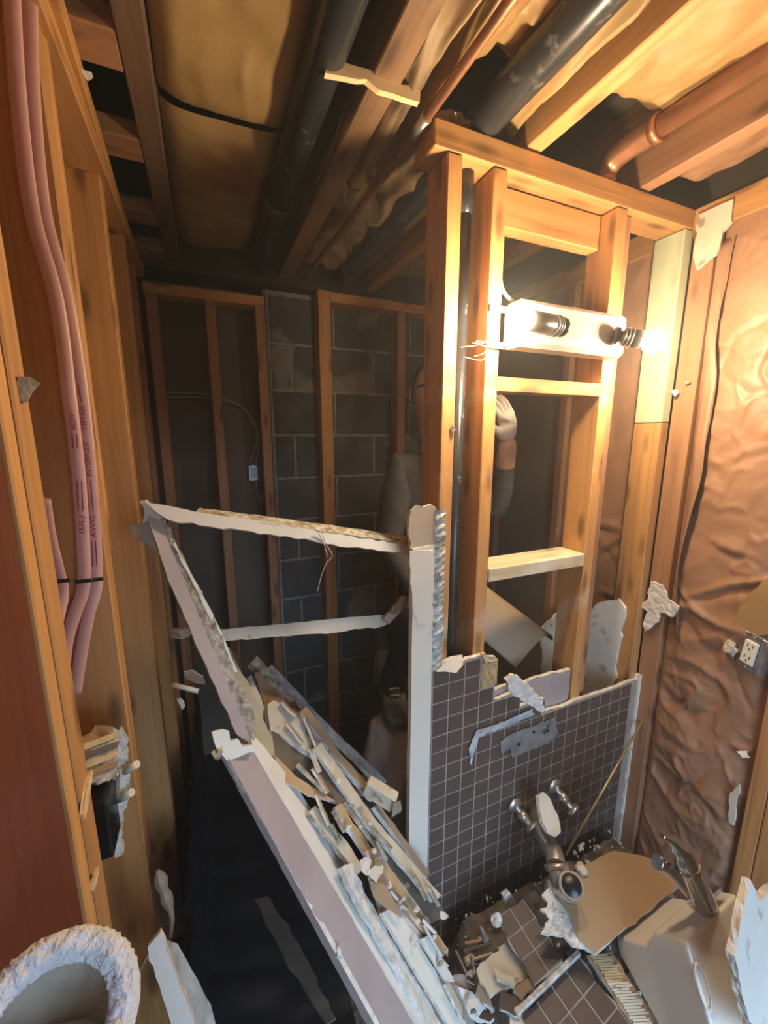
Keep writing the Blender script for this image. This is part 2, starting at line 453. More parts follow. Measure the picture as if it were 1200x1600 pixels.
# red-brown door leaf folded against the wall, with its pale stop strip
d1 = beam('door_1', XL-.035, XL-.003, -.36, .487, .01, 2.05, WDOOR, None, .003)
tag(d1, 'reddish brown wooden door panel at the left edge beside the nearest stud', None, None, 'structure')
t1 = beam('trim_1', XL-.02, XL+.0005, .490, .514, .0, 2.169, W['z'], None, .002)
tag(t1, 'thin pale wood strip along the edge of the reddish brown door', None, None, 'structure')

# ---- back wall: concrete blocks, one object each, with furring studs
wb = struct_empty('wall_back', (.5, 1.92, 0), 'grey concrete block wall with furring studs in front')
beam('mortar_bed', .285, 1.50, 1.924, 2.02, 0, 2.30, M['mortar'], wb, 0)
bl_me = {}
def block(x0, x1, z0):
    key = round(x1-x0, 3)
    if key not in bl_me:
        bm = bmesh.new(); bm_box(bm, -(x1-x0)/2, (x1-x0)/2, -.0045, .02, -.0945, .0945, .002)
        me = bpy.data.meshes.new('concrete_block'); bm.to_mesh(me); bm.free(); me.materials.append(M['block'])
        bl_me[key] = me
    link('concrete_block', bl_me[key], ((x0+x1)/2, 1.924+random.uniform(-.0015, .0015), z0+.10), wb)
for r in range(11):
    x = .285 if r % 2 == 0 else .285
    first = True
    xs = [.29]
    nx = .385 if r % 2 else .585
    while nx < 1.45: xs.append(nx); nx += .40
    xs.append(1.48)
    for i in range(len(xs)-1):
        block(xs[i]+.005, xs[i+1]-.005, r*.2)
beam('backing_panel', -.30, .285, 2.00, 2.03, 0, 2.30, M['backboard'], wb, 0)
beam('backing_panel', .270, .285, 1.925, 2.00, 0, 2.30, M['backboard'], wb, 0)
for x0, x1, mt in ((-.165, -.127, WB), (.038, .076, WB), (.226, .264, WB)):
    beam('stud', x0, x1, YB, YB+.089, .0, 2.120, mt['z'], wb)
beam('top_plate', -.17, .264, YB, YB+.089, 2.120, 2.158, W['x'], wb)
beam('stud', .490, .545, YB, YB+.089, .0, 2.215, W['z'], wb)
beam('stud', .870, .912, YB, YB+.089, .0, 2.172, WB['z'], wb)
beam('top_plate', .545, 1.36, YB, YB+.089, 2.172, 2.212, W['x'], wb)

# ---- right wall: kraft-faced insulation between studs
wr = struct_empty('wall_right', (XR, .6, 0), 'stud wall stuffed with crumpled brown kraft insulation')
beam('backing_panel', XR+.089, XR+.13, -1.0, 2.05, 0, 2.50, M['backboard'], wr, 0)
beam('stud', XR, XR+.089, .772, .833, .038, 2.169, WB['z'], wr)
beam('stud', XR-.004, XR+.089, .445, .484, .038, 2.169, W['z'], wr)
beam('stud', XR-.002, XR+.089, .404, .443, .038, 2.169, W['z'], wr)
beam('stud', XR, XR+.089, -.05, -.012, .038, 2.169, W['z'], wr)
beam('stud', XR, XR+.089, 1.245, 1.283, .038, 2.169, WB['z'], wr)
beam('stud', XR+.01, XR+.089, 1.66, 1.70, .038, 2.169, WB['z'], wr)
beam('bottom_plate', XR, XR+.089, -1.0, 2.0, 0, .038, WB['y'], wr)
beam('top_plate', XR-.004, XR+.089, -1.0, 1.83, 2.169, ZJ-.004, W['y'], wr)
beam('backing_panel', XR+.035, XR+.06, 1.00, 1.90, .0, 2.169, M['greyboard'], wr, 0)
def batt_right(y0, y1, z0, z1, amp, bulge, off, nu, nv):
    def f(u, v):
        y = y0+(y1-y0)*u; z = z0+(z1-z0)*v
        p = V(y, z, off)
        e = min(u, 1-u)*2
        edge = min(1, e*5)
        low = max(0, min(1, (1.25-z)/.5))
        h = bulge*math.sin(math.pi*u)**.6 + edge*((ridge(p, 5.0, off)*amp*1.1-ridge(p, 4.1, off+8)*amp*.9+ridge(p, 11.0, off+3)*amp*.85-ridge(p, 9.0, off+6)*amp*.6+ridge(p, 23.0, off+2)*amp*.3+crease(p, 3.0, off)*amp*.5)*(.75+.75*low) + noise.noise(p*2.3)*.012)
        for zf, a_, s_ in ((1.07, .022, 1.1), (1.16, .016, -1.4), (1.29, .018, .9), (.99, .014, -.5), (.66, .008, 2.2), (.50, .007, 2.6), (1.55, .006, -2.0), (1.80, .006, 1.5)):
            wv = 1.4*noise.noise(V(y*5, zf*7, 1))
            dz = z-zf-s_*(u-.5)*.10+.035*wv
            am = max(0, .25+1.1*noise.noise(V(y*6, zf*9, 4)))
            h += edge*a_*am*math.exp(-(dz/.012)**2)
            h -= edge*a_*am*.7*math.exp(-((dz+.022)/.015)**2)
        return V(XR+.024-h, y, z)
    return sheet('insulation_batt', f, nu, nv, M['kraft'], wr)
batt_right(.488, .770, .04, 2.169, .012, .028, 2.0, 70, 300)
batt_right(-.010, .400, .04, 2.169, .012, .020, 5.0, 40, 120)
batt_right(.926, 1.243, .04, 2.169, .010, .010, 9.0, 40, 160)
# torn paper flange hanging off the brown stud
def flange(u, v):
    z = .95+1.18*v
    wob = .012*math.sin(z*9)+.012*noise.noise(V(z*6, 3, 1))
    y = .768-.045*u-wob*u
    return V(XR+.018-.030*u-.012*math.sin(u*3+z*4)-.010*noise.noise(V(z*8, u*3, 2)), y, z)
sheet('paper_flange', flange, 8, 60, M['kraft'], wr, th=(0.0015, 0, 0))
slab('paper_flap', [ptx(1146, 990, 1.335), ptx(1152, 958, 1.335), ptx(1172, 928, 1.335), ptx(1205, 898, 1.335), ptx(1215, 985, 1.335), ptx(1180, 992, 1.335)], .002, [M['kraft_y'], M['kraft_y'], M['kraft_y']], wr, jag=.003)
# the end stud of the partition turned to the room, green treated above and pine below
beam('stud', XR-.040, XR-.002, YP, YP+.089, 1.640, 2.185, WGREEN, wr)
beam('stud', XR-.040, XR-.002, YP, YP+.089, .038, 1.638, W['z'], wr)

# ---- partition: top plate, studs, blocking, broken tiled sheet
wp = struct_empty('wall_partition', (.9, YP, 0), 'bare stud partition with brown mosaic tile left on its lower half')
beam('top_plate', .478, XR-.002, YP, YP+.089, 2.187, ZJ-.006, W['x'], wp)
beam('stud', .511, .549, YP, YP+.089, .04, 2.185, WPART, wp)
beam('stud', .632, .670, YP, YP+.089, .04, 2.185, WPART, wp)
beam('stud', 1.030, 1.068, YP, YP+.089, .04, 2.185, WPART, wp)
beam('stud', 1.086, 1.112, YP+.02, YP+.089, .04, 2.185, WB['z'], wp)
beam('header', .672, 1.028, YP+.048, YP+.089, 2.098, 2.183, W['x'], wp)
beam('blocking', .672, 1.028, YP, YP+.040, 1.706, 1.742, W['x'], wp)
beam('blocking', .672, 1.028, YP-.002, YP+.089, 1.210, 1.248, WDUST, wp)
beam('bottom_plate', .478, XR-.002, YP, YP+.089, 0, .038, WB['x'], wp)
# white painted end of the partition
slab('end_facing', [V(.433, .820, 0), V(.4935, .820, 0), V(.4935, .820, 1.34), V(.433, .820, 1.335), V(.434, .820, 1.10)], .018,
     [M['beige_strip'], M['beige_strip'], M['grey_paper']], wp, edgejag=[0, .0004, .002, .0015, .0003], step=.03)
slab('facing_flap', [V(.428, .826, 1.335), V(.4935, .820, 1.335), V(.4945, .820, 1.432), V(.480, .822, 1.438), V(.462, .824, 1.434), V(.445, .825, 1.440), V(.430, .826, 1.425), V(.424, .826, 1.385)], .014,
     [M['flap'], M['gypsum'], M['grey_paper']], wp, edgejag=[.001, .0005, .002, .002, .002, .002, .002, .002], step=.012)
slab('plaster_patch', [V(.434, .8195, 1.20), V(.450, .8185, 1.135), V(.475, .8185, 1.14), V(.488, .8185, 1.20), V(.488, .8185, 1.325), V(.425, .8190, 1.33), V(.427, .8195, 1.25)], .004,
     [M['beige_strip'], M['gypsum'], M['gypsum']], wp, jag=.002)
# galvanised corner bead, crusted with plaster
def bead_geo():
    vs_, fs = [], []
    n = 46
    for i in range(n+1):
        z = 1.00+.425*i/n
        j = lambda: random.gauss(0, .0016)
        for (x, y) in ((.4935, .835), (.4925, .820), (.505, .8165), (.522, .8185), (.523, .826)):
            vs_.append(V(x+j(), y+j(), z))
    for i in range(n):
        for k in range(4):
            a = i*5+k; fs.append([a, a+1, a+6, a+5])
    return vs_, fs
v_, f_ = bead_geo()
mk('corner_bead', v_, f_, M['bead'], wp)

TP = .0505; TX0 = .4985; TY = .823
top_of = {}
def tile_top(i):
    if i <= 2: return .995
    if i == 3: return .905
    if i in (4, 5): return .865
    if i == 6: return .825
    if i in (7,): return .790
    return .775 - (i-8)*.0006
back_pts = [V(x, TY-.0006, z) for x, z in ((.497, 0), (1.349, 0), (1.349, .754), (1.20, .752), (1.05, .756), (.955, .754), (.905, .758), (.900, .804), (.84, .806), (.803, .803), (.800, .853), (.75, .856), (.703, .853), (.702, .990), (.655, 1.008), (.497, 1.004))]
sheet_t = slab('tile_backer', back_pts, .012, [M['grout'], M['gypsum'], M['grey_paper']], wp, edgejag=[0, .0005, .0015, .0015, .0015, .0012, .0008, .0012, .0012, .0006, .0012, .0012, .0008, .002, .002, .0005])
bm = bmesh.new(); bm_box(bm, -.0233, .0233, -.0020, .0035, -.0233, .0233, .0008)
tile_me = bpy.data.meshes.new('tile'); bm.to_mesh(tile_me); bm.free(); tile_me.materials.append(M['tile'])
ntile = 0
for i in range(17):
    x = TX0 + TP*(i+.5)
    zt = tile_top(i)
    k = 0
    while True:
        z = 1.0 - TP*(k+.5); k += 1
        if z + TP*.5 > zt+.012: continue
        if z < .03: break
        if x+.024 > 1.349: break
        link('tile', tile_me, (x, TY, z), sheet_t); ntile += 1
# exposed combed adhesive beside the top corner of the tile
bm = bmesh.new()
bm_box(bm, .652, .706, TY-.005, TY+.004, .905, .985, .001)
for k in range(12):
    z = .910+k*.0065
    bm_box(bm, .654, .704, TY-.008, TY-.005, z, z+.003, 0)
mk_bm('combed_adhesive', bm, M['combed'], wp)
slab('plaster_lip', [V(.505, TY-.012, 1.000), V(.560, TY-.014, .985), V(.585, TY-.012, 1.000), V(.590, TY+.002, 1.022), V(.505, TY+.002, 1.020)], .008, [M['cream'], M['gypsum'], M['gypsum']], wp, jag=.003)
# mauve second sheet of drywall standing behind the broken tile
slab('rear_drywall', [V(.66, YP+.004, .60), V(1.02, YP+.004, .60), V(1.02, YP+.004, .862), V(.90, YP+.004, .868), V(.74, YP+.004, .875), V(.67, YP+.004, .872)], .013,
     [M['mauve'], M['gypsum'], M['grey_paper']], wp, edgejag=[0, .001, .003, .003, .003, .001])
# white broken strip that closes the right end of the tile
slab('end_strip', [V(1.338, .8165, .02), V(1.350, .8165, .02), V(1.350, .8165, .40), V(1.350, .8165, .768), V(1.340, .8165, .768), V(1.337, .8165, .42)], .020,
     [M['drywall'], M['gypsum'], M['gypsum']], wp, jag=.0015)

# ---- ceiling: joists, blocking, batts
ce = struct_empty('ceiling', (.6, .5, ZJ), 'open joist ceiling stuffed with kraft paper insulation')
beam('subfloor', -.40, 1.60, -1.05, 2.15, 2.46, 2.50, M['ceil'], ce, 0)
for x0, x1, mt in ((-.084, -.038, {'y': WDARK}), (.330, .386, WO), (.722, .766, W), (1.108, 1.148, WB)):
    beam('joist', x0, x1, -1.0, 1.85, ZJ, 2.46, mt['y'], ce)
beam('rim_board', 1.20, 1.24, -1.0, .92, ZJ+.05, 2.46, WB['y'], ce)
for y0 in (.62, .90, 1.17, 1.50, 1.77):
    beam('blocking', -.26, -.0845, y0, y0+.085, ZJ+.001, ZJ+.040, WB['x'], ce)
beam('beam', -.30, 1.44, YB+.02, YB+.20, 2.215, 2.46, M['ceil'], ce)
def batt(x0, x1, y0, y1, z, sag, amp, off, mt, nu=40, nv=90, sc=3.0):
    def f(u, v):
        x = x0+(x1-x0)*u; y = y0+(y1-y0)*v
        p = V(x, y*.8, off)
        e = min(1, min(u, 1-u)*7)
        ev = min(1, min(v, 1-v)*14)
        s = sag*(1-abs(2*u-1)**7)*(.75+.25*ev)
        h = s + e*(crease(p, sc, off)*amp*.7 + (ridge(p, sc*1.5, off)-ridge(p, sc*1.2, off+5)+.6*ridge(p, sc*3, off+9))*amp*.8 + noise.noise(p*2)*.012)
        if v > .97: h -= (v-.97)*1.2
        return V(x, y, z-h)
    return sheet('insulation_batt', f, nu, nv, mt, ce)
batt(-.036, .232, -.9, 1.13, 2.305, .024, .012, 1.0, M['kraft_y'], sc=2.4)
batt(-.036, .225, 1.115, 1.80, 2.315, .024, .012, 3.0, M['kraft_y'], sc=2.4)
batt(.388, .560, -.9, .815, 2.335, .045, .034, 7.0, M['kraft_y'], 50, 140, sc=4.2)
batt(.520, .720, -.9, .790, 2.350, .035, .030, 8.2, M['kraft_y'], 50, 140, sc=4.0)
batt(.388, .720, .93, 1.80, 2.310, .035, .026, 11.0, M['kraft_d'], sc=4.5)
batt(.768, 1.106, -.9, .77, 2.352, .040, .022, 15.0, M['kraft_y'], 50, 140, sc=3.0)
batt(1.150, 1.345, -.9, .86, 2.330, .030, .022, 18.0, M['kraft'], 50, 140, sc=3.6)
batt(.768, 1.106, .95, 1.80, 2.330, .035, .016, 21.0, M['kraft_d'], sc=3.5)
# loose kraft strips hanging along the joists
def strip(name, x0, x1, y0, y1, z0, z1, off, mt, amp=.012):
    def f(u, v):
        y = y0+(y1-y0)*v
        p = V(u*.4, y*2, off)
        return V(x0+(x1-x0)*u+amp*noise.noise(p*3), y, z0+(z1-z0)*u+amp*1.3*crease(p, 1.6, off))
    return sheet(name, f, 10, 50, mt, ce, th=(0, 0, .0012))
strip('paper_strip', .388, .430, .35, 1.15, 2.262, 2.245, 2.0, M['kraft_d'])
strip('paper_strip', .430, .470, .55, 1.25, 2.300, 2.255, 4.0, M['kraft_y'], .016)
strip('paper_strip', .640, .700, .30, .88, 2.325, 2.270, 6.0, M['kraft_y'], .012)
strip('paper_strip', .312, .330, .95, 1.35, 2.235, 2.300, 8.0, M['kraft_y'], .010)
strip('paper_strip', .470, .600, .95, 1.35, 2.300, 2.270, 12.0, M['kraft'], .024)

# ================================================================ PIPES AND WIRES
t = thing('drain_pipe', 'long black plastic drain pipe along the left ceiling bay', 'pipe', (.245, .4, 2.21))
tube('pipe_run', [V(.245, -.95, 2.262), V(.245, 1.80, 2.262)], .036, M['abs'], t, seg=24, straight=True)
tube('coupling', [V(.245, 1.30, 2.262), V(.245, 1.38, 2.262)], .040, M['abs'], t, seg=24, straight=True)
t = thing('drain_pipe', 'black plastic drain pipe running over the partition top plate', 'pipe', (.600, .4, 2.22))
tube('pipe_run', [V(.640, -.95, 2.292), V(.613, .80, 2.278), V(.590, 1.78, 2.262)], .038, M['abs'], t, seg=24, n=10)
t = thing('vent_pipe', 'slim upright black vent pipe between the two left partition studs', 'pipe', (.590, .885, 0))
tube('pipe_run', [V(.590, .885, .04), V(.590, .885, 2.186)], .0165, M['abs'], t, seg=20, straight=True)
tube('coupling', [V(.590, .885, 2.10), V(.590, .885, 2.185)], .0195, M['abs'], t, seg=20, straight=True)
t = thing('copper_drain', 'thick copper drain pipe with elbow at the upper right ceiling', 'pipe', (1.02, .4, 2.24))
tube('pipe_run', [V(1.075, -.95, 2.300), V(1.014, .78, 2.300)], .0225, M['copper'], t, seg=24, straight=True)
tube('elbow', [V(1.016, .74, 2.300), V(1.013, .80, 2.300), V(1.012, .845, 2.294), V(1.012, .868, 2.274), V(1.012, .874, 2.250)], .0270, M['copper'], t, seg=24)
tube('collar', [V(1.0165, .730, 2.300), V(1.016, .750, 2.300)], .0300, M['copper'], t, seg=24, straight=True)
tube('collar', [V(1.012, .874, 2.262), V(1.012, .874, 2.246)], .0310, M['copper'], t, seg=24, straight=True)
t = thing('copper_riser', 'dull brown copper riser pipe standing right of the third partition stud', 'pipe', (1.128, .93, 0))
tube('pipe_run', [V(1.136, .905, .05), V(1.136, .905, 2.16)], .0165, M['copper'], t, seg=20, straight=True)
tube('coupling', [V(1.136, .905, 2.10), V(1.136, .905, 2.182)], .020, M['abs'], t, seg=20, straight=True)
t = thing('copper_tube', 'thin copper water tube crossing the ceiling beside the middle joist', 'pipe', (.45, .5, 2.22))
tube('pipe_run', [V(.478, -.95, 2.250), V(.462, .88, 2.236), V(.425, 1.78, 2.236)], .0095, M['copper'], t, seg=16)
tube('coupling', [V(.4622, .84, 2.2365), V(.460, .90, 2.236)], .0125, M['chrome'], t, seg=16, straight=True)
# dark torn hole stuffing above the partition corner
chunk('insulation_wad', (.545, .875, 2.262), (.040, .030, .016), M['kraft_d'], None, 4, 3, .8,
      label='torn tan wad of insulation stuck on the partition top plate corner', cat='insulation')

def flat_cable(name, pts, mt, label, ink=None, parent=None, half=.0098, flat=.45):
    t = thing(name, label, 'cable', (Vector(pts[-1]).x, Vector(pts[-1]).y, min(Vector(p).z for p in pts)))
    return t, tube('sheath', pts, half, mt, t, seg=14, n=8, flat=flat, ref=(1, 0, 0))
CYA, CYB = .7835, .7945
cA = [pt(16, -40, CYA), pt(28, 150, CYA), pt(50, 330, CYA), pt(88, 470, CYA), pt(108, 620, CYA), pt(124, 760, CYA), pt(131, 905, CYA), pt(118, 955, CYA-.004), pt(104, 1000, CYA-.010), pt(97, 1060, CYA-.02)]
cB = [pt(44, -40, CYB), pt(50, 150, CYB), pt(68, 330, CYB), pt(102, 460, CYB), pt(128, 620, CYB), pt(142, 760, CYB), pt(150, 905, CYB), pt(138, 960, CYB-.004), pt(125, 1030, CYB-.008), pt(117, 1085, CYB-.012)]
t1_, s1 = flat_cable('flat_cable', cA, M['cable'], 'pink flat cable with red print, the left one of the stapled pair')
t2_, s2 = flat_cable('flat_cable', cB, M['cable'], 'pink flat cable with red print, the right one of the stapled pair')
t3_, s3 = flat_cable('flat_cable', [pt(66, 780, .70), pt(76, 840, .72), pt(91, 900, .74), pt(96, 930, .745), pt(88, 970, .73)], M['cable'],
                     'short loop of pink cable peeking out behind the nearest stud')
for (tt, (x, y), Y_) in ((t1_, (131, 908), CYA), (t2_, (148, 906), CYB), (t3_, (95, 908), .742)):
    c = pt(x, y, Y_-.006)
    oriented_beam('staple', c+V(-.013, 0, 0), c+V(.013, 0, 0), (0, 0, 1), .006, .006, M['dark'], tt)
def cable_text(body, p_low, p_high, size, tt):
    fc = bpy.data.curves.new('t', 'FONT'); fc.body = body; fc.size = size; fc.extrude = .0002; fc.align_x = 'LEFT'; fc.align_y = 'CENTER'
    fo = bpy.data.objects.new('t', fc); col.objects.link(fo)
    dg = bpy.context.evaluated_depsgraph_get(); me = bpy.data.meshes.new_from_object(fo.evaluated_get(dg))
    bpy.data.objects.remove(fo, do_unlink=True)
    wdt = max(v.co.x for v in me.vertices)
    d = (p_high-p_low); L = d.length; d.normalize()
    nrm = V(0, -1, 0); nrm = (nrm-d*nrm.dot(d)).normalized(); up = nrm.cross(d)
    vs_ = [p_low + d*(v.co.x*L/wdt) + up*v.co.y + nrm*(v.co.z) for v in me.vertices]
    fs = [list(p.vertices) for p in me.polygons]
    bpy.data.meshes.remove(me)
    mk('printed_lettering', vs_, fs, M['cable_ink'], tt)
def on(x, y, Y_): return pt(x, y, Y_-.0056)
cable_text('INTERFLEX', on(140, 745, CYB), on(134, 690, CYB), .011, t2_)
cable_text('TYPE NM', on(133, 672, CYB), on(129, 634, CYB), .011, t2_)
cable_text('AWG', on(147, 840, CYB), on(145, 806, CYB), .011, t2_)
cable_text('600V', on(116, 672, CYA), on(112, 645, CYA), .011, t1_)
cable_text('(UL)', on(128, 834, CYA), on(127, 806, CYA), .011, t1_)
for (tt, a, b_, Y_) in ((t1_, (118, 700), (116, 678), CYA), (t1_, (126, 798), (124, 752), CYA), (t2_, (142, 798), (138, 752), CYB), (t2_, (148, 885), (146, 846), CYB), (t2_, (123, 628), (118, 600), CYB)):
    p, q = on(*a, Y_), on(*b_, Y_)
    for k in (-1, 1):
        oriented_beam('printed_line', p+V(.003*k, 0, 0), q+V(.003*k, 0, 0), (1, 0, 0), .0016, .0006, M['cable_ink'], tt, 0)

# wires on the far left wall bay with an outlet
t = thing('wall_cable', 'pair of grey cables looping down to the outlet on the back wall', 'cable', (.19, 1.97, 1.44))
tube('wire', [pt(245, 612, 1.99), pt(330, 617, 1.985), pt(372, 632, 1.985), pt(395, 660, 1.985), pt(401, 690, 1.985), pt(390, 722, 1.985)], .0045, M['grey_cable'], t, seg=8)
tube('wire', [pt(245, 620, 1.99), pt(330, 622, 1.98), pt(378, 636, 1.98), pt(400, 665, 1.98), pt(404, 695, 1.98), pt(399, 728, 1.98)], .0045, M['grey_cable'], t, seg=8)
tube('wire', [pt(399, 750, 1.985), pt(402, 770, 1.985), pt(410, 785, 1.985)], .004, M['grey_cable'], t, seg=8)
def outlet(name, label, c, ux, n, s=1.0, box_depth=.05, tilt=0):
    """duplex outlet: c centre of face, ux unit vector to its right, n outward normal"""
    ux = Vector(ux).normalized(); n = Vector(n).normalized(); uz = n.cross(ux)*1.0
    if uz.z < 0: uz = -uz
    t = thing(name, label, 'outlet', c-n*box_depth)
    def bx(nm, x0, x1, z0, z1, d0, d1, mt, bev=.001, par=None):
        bm = bmesh.new(); bm_box(bm, x0*s, x1*s, d0, d1, z0*s, z1*s, bev)
        for v in bm.verts: v.co = c + ux*v.co.x + n*v.co.y + uz*v.co.z
        return mk_bm(nm, bm, mt, par or t)
    bx('junction_box', -.030, .030, -.052, .052, -box_depth, -.004, M['metalbox'], .002)
    bx('yoke', -.016, .016, -.054, .054, -.004, -.001, M['metalbox'], .0005)
    f = bx('face', -.0165, .0165, -.034, .034, -.002, .005, M['white_plastic'], .0015)
    for zz in (.017, -.017):
        for xx in (-.0065, .0065):
            bx('slot', xx-.0012, xx+.0012, zz, zz+.008, .005, .0056, M['dark'], 0, f)
        bx('slot', -.0022, .0022, zz-.009, zz-.005, .005, .0056, M['dark'], 0, f)
    for zz in (.046, -.046):
        bx('screw', -.003, .003, zz-.003, zz+.003, -.001, .001, M['chrome'], .0005)
    return t
outlet('wall_outlet', 'small white outlet hanging between studs on the back wall', pt(396, 739, 1.965), (1, 0, 0), (0, -1, 0), .68, .05)
c = V(1.325, .528, 1.015)
outlet('wall_outlet', 'white duplex outlet in an open metal box on the right wall stud', c, (-.22, -.97, -.10), (-.97, .22, 0), 1.0, .05)
chunk('insulation_tuft', c+V(.006, .046, -.012), (.012, .016, .020), M['cream'], None, 3, 2, .7, label='cream fibre tuft squeezed out left of the metal outlet box', cat='insulation')

# ================================================================ VANITY LIGHT
FX0, FX1, FZ0, FZ1, FY0, FY1 = .672, 1.030, 1.802, 1.905, .772, .833
t = thing('vanity_light', 'white vanity light bar with two bare lit bulbs on the studs', 'lamp', (.85, .83, 1.80))
bm = bmesh.new(); bm_box(bm, FX0, FX1, FY0, FY1, FZ0, FZ1, .010)
mk_bm('housing', bm, M['fixture'], t)
for z in (1.893, 1.812):
    beam('strap', .632, .690, .828, .8345, z-.008, z+.008, M['metalbox'], t, .001)
lathe('cap_nut', [(.010, 0), (.010, .006), (.004, .008)], V(.86, .80, FZ1-.001), (0, 0, 1), M['fixture'], t, 12)
tube('lamp_wire', [V(.655, .885, 2.12), V(.672, .86, 2.02), V(.690, .86, 1.95), V(.73, .85, 1.915), V(.76, .835, 1.90)], .0045, M['white_cable'], t, seg=8)
def bulb_unit(base, tip):
    base = Vector(base); tip = Vector(tip); d = (tip-base).normalized(); L = (tip-base).length
    so = lathe('socket', [(.019, 0), (.021, .003), (.021, .012), (.014, .014), (.014, .020), (.022, .023), (.022, L-.032), (.018, L-.026), (.012, L-.024)], base, d, M['socket'], t, 20)
    for k in range(3):
        tube('socket_ring', [base+d*(.024+.008*k), base+d*(.027+.008*k)], .0235, M['metalbox'], so, seg=20, straight=True)
    prof = [(.0125, -.026), (.014, -.022)] + [(.027*math.sin(a), -.027*math.cos(a)) for a in [math.radians(x) for x in range(45, 181, 15)]]
    prof[-1] = (.0005, .027)
    lathe('bulb', prof, tip, d, M['bulb'], t, 24)
bulb_unit(pt(880, 512, .755), pt(811, 497, .735))
bulb_unit(pt(958, 524, .764), pt(1021, 534, .705))

# ---- bits still nailed to the framing
slab('wood_splint', [pt(513, 96, .805), pt(560, 104, .805), pt(605, 122, .805), pt(657, 140, .805), pt(656, 160, .805), pt(630, 152, .805), pt(560, 124, .805), pt(508, 114, .805)], .012,
     [WPALE, WPALE, WPALE], None, jag=.002, label='pale splintered wood strip wedged across the ceiling joist and black pipe', cat='wood strip')
def scrap(px, py, X=None, Y=None, s=.02, seed=1, mt=None, label='', name='plaster_scrap', cat='scrap', flat=.5):
    c = ptx(px, py, X) if X is not None else pt(px, py, Y)
    rnd = random.Random(seed)
    n = 9
    d = (V(0, 0, CAM_H)-c).normalized(); a = d.orthogonal().normalized(); b2 = d.cross(a)
    pts = []
    for k in range(n):
        an = 2*math.pi*k/n; r = s*rnd.uniform(.45, 1.15)
        pts.append(c + a*(r*math.cos(an)) + b2*(r*math.sin(an)))
    return slab(name, pts, s*flat, mt or [M['gypsum'], M['gypsum'], M['gypsum']], None, jag=s*.08, step=s*.4, seed=seed, label=label, cat=cat)
scrap(40, 607, XL+.006, None, .013, 2, [M['gyp_dirty']]*3, 'dirty plaster crumb stuck to the nearest left stud')
scrap(136, 116, XL+.030, None, .010, 3, [M['gypsum']]*3, 'plaster crumb caught on the left top plate near the ceiling')
# jagged drywall remnant under the right top plate
slab('drywall_remnant', [ptx(1092, 335, 1.338), ptx(1146, 311, 1.338), ptx(1143, 345, 1.338), ptx(1118, 398, 1.338), ptx(1088, 421, 1.338), ptx(1083, 400, 1.338)], .012,
     DWC, None, edgejag=[.001, .002, .004, .004, .002, .003], label='cream triangle of drywall left below the right top plate', cat='drywall')
# star-shaped torn plaster on the right corner stud
t = slab('torn_plaster', [ptx(1016, 908, 1.33), ptx(1034, 915, 1.33), ptx(1042, 936, 1.33), ptx(1060, 948, 1.33), ptx(1052, 964, 1.33), ptx(1030, 955, 1.33), ptx(1028, 972, 1.33), ptx(1008, 986, 1.33), ptx(1004, 975, 1.33), ptx(1012, 955, 1.33), ptx(994, 946, 1.33), ptx(1012, 936, 1.33)],
     .010, [M['gypsum'], M['gypsum'], M['gypsum']], None, jag=.002, step=.01, label='star shaped scrap of torn plaster on the right corner stud', cat='plaster')
scrap(1054, 614, 1.325, None, .010, 5, None, 'white plaster crumb on the brown stud below the green board', flat=.9)
scrap(1073, 597, 1.335, None, .008, 6, [M['brown_paper']]*3, 'small brown paper scrap on the brown stud right of the green board')
scrap(1162, 1178, XR-.008, None, .014, 8, None, 'upper plaster scrap clinging to the lower right double stud', flat=.8)
slab('paper_scrap', [ptx(1140, 1240, 1.335), ptx(1155, 1226, 1.335), ptx(1156, 1240, 1.335), ptx(1146, 1290, 1.335), ptx(1139, 1285, 1.335)], .006,
     [M['cream'], M['gypsum'], M['gypsum']], None, jag=.002, label='lower curled paper scrap beside the lower right double stud', cat='scrap')
scrap(708, 670, None, YP-.006, .009, 9, None, 'cream plaster crumb on the front of the left partition stud', flat=.7)
t = thing('fibre_tuft', 'tangle of pale fibres between the partition studs beside the vent pipe', 'fibre', (.58, .85, 1.80))
for k in range(6):
    a = pt(765, 540+random.uniform(-10, 12), .832); b_ = pt(735+random.uniform(-16, 10), 542+random.uniform(-14, 16), .845)
    mid = (a+b_)/2+V(random.uniform(-.01, .01), -.008, random.uniform(-.015, .015))
    tube('fibre', [a, mid, b_], .0010, M['cream'], t, seg=5)
# white drywall bit behind the third stud
slab('drywall_strip', [ptx(918, 962, 1.30), ptx(934, 942, 1.30), ptx(966, 936, 1.30), ptx(976, 950, 1.30), ptx(956, 1085, 1.30), ptx(902, 1095, 1.30)], .012,
     DW, None, jag=.003, label='white drywall strip with torn top standing behind the right partition stud', cat='drywall')
# curled brown sheet behind the partition
def curl(u, v):
    R0, R1, L0, L1 = pt(750, 916, 1.14), pt(864, 1001, 1.00), pt(738, 985, 1.05), pt(806, 1043, .955)
    a = R0+(R1-R0)*v; c = L0+(L1-L0)*v
    p = a+(c-a)*u
    return p + V(-.02, -.25, 1).normalized()*(.060*math.sin(math.pi*u**.7))
sheet('curled_sheet', curl, 24, 8, M['grey_sheet'], None, th=(0, .001, -.003), label='curled brown board sheet lying behind the partition blocking', cat='sheet')
slab('broken_drywall', [pt(845, 985, 1.17), pt(868, 962, 1.17), pt(885, 955, 1.17), pt(885, 1060, 1.17), pt(850, 1060, 1.17)], .012, DWC, None, jag=.004,
     label='broken cream drywall piece leaning behind the curled brown sheet', cat='drywall')

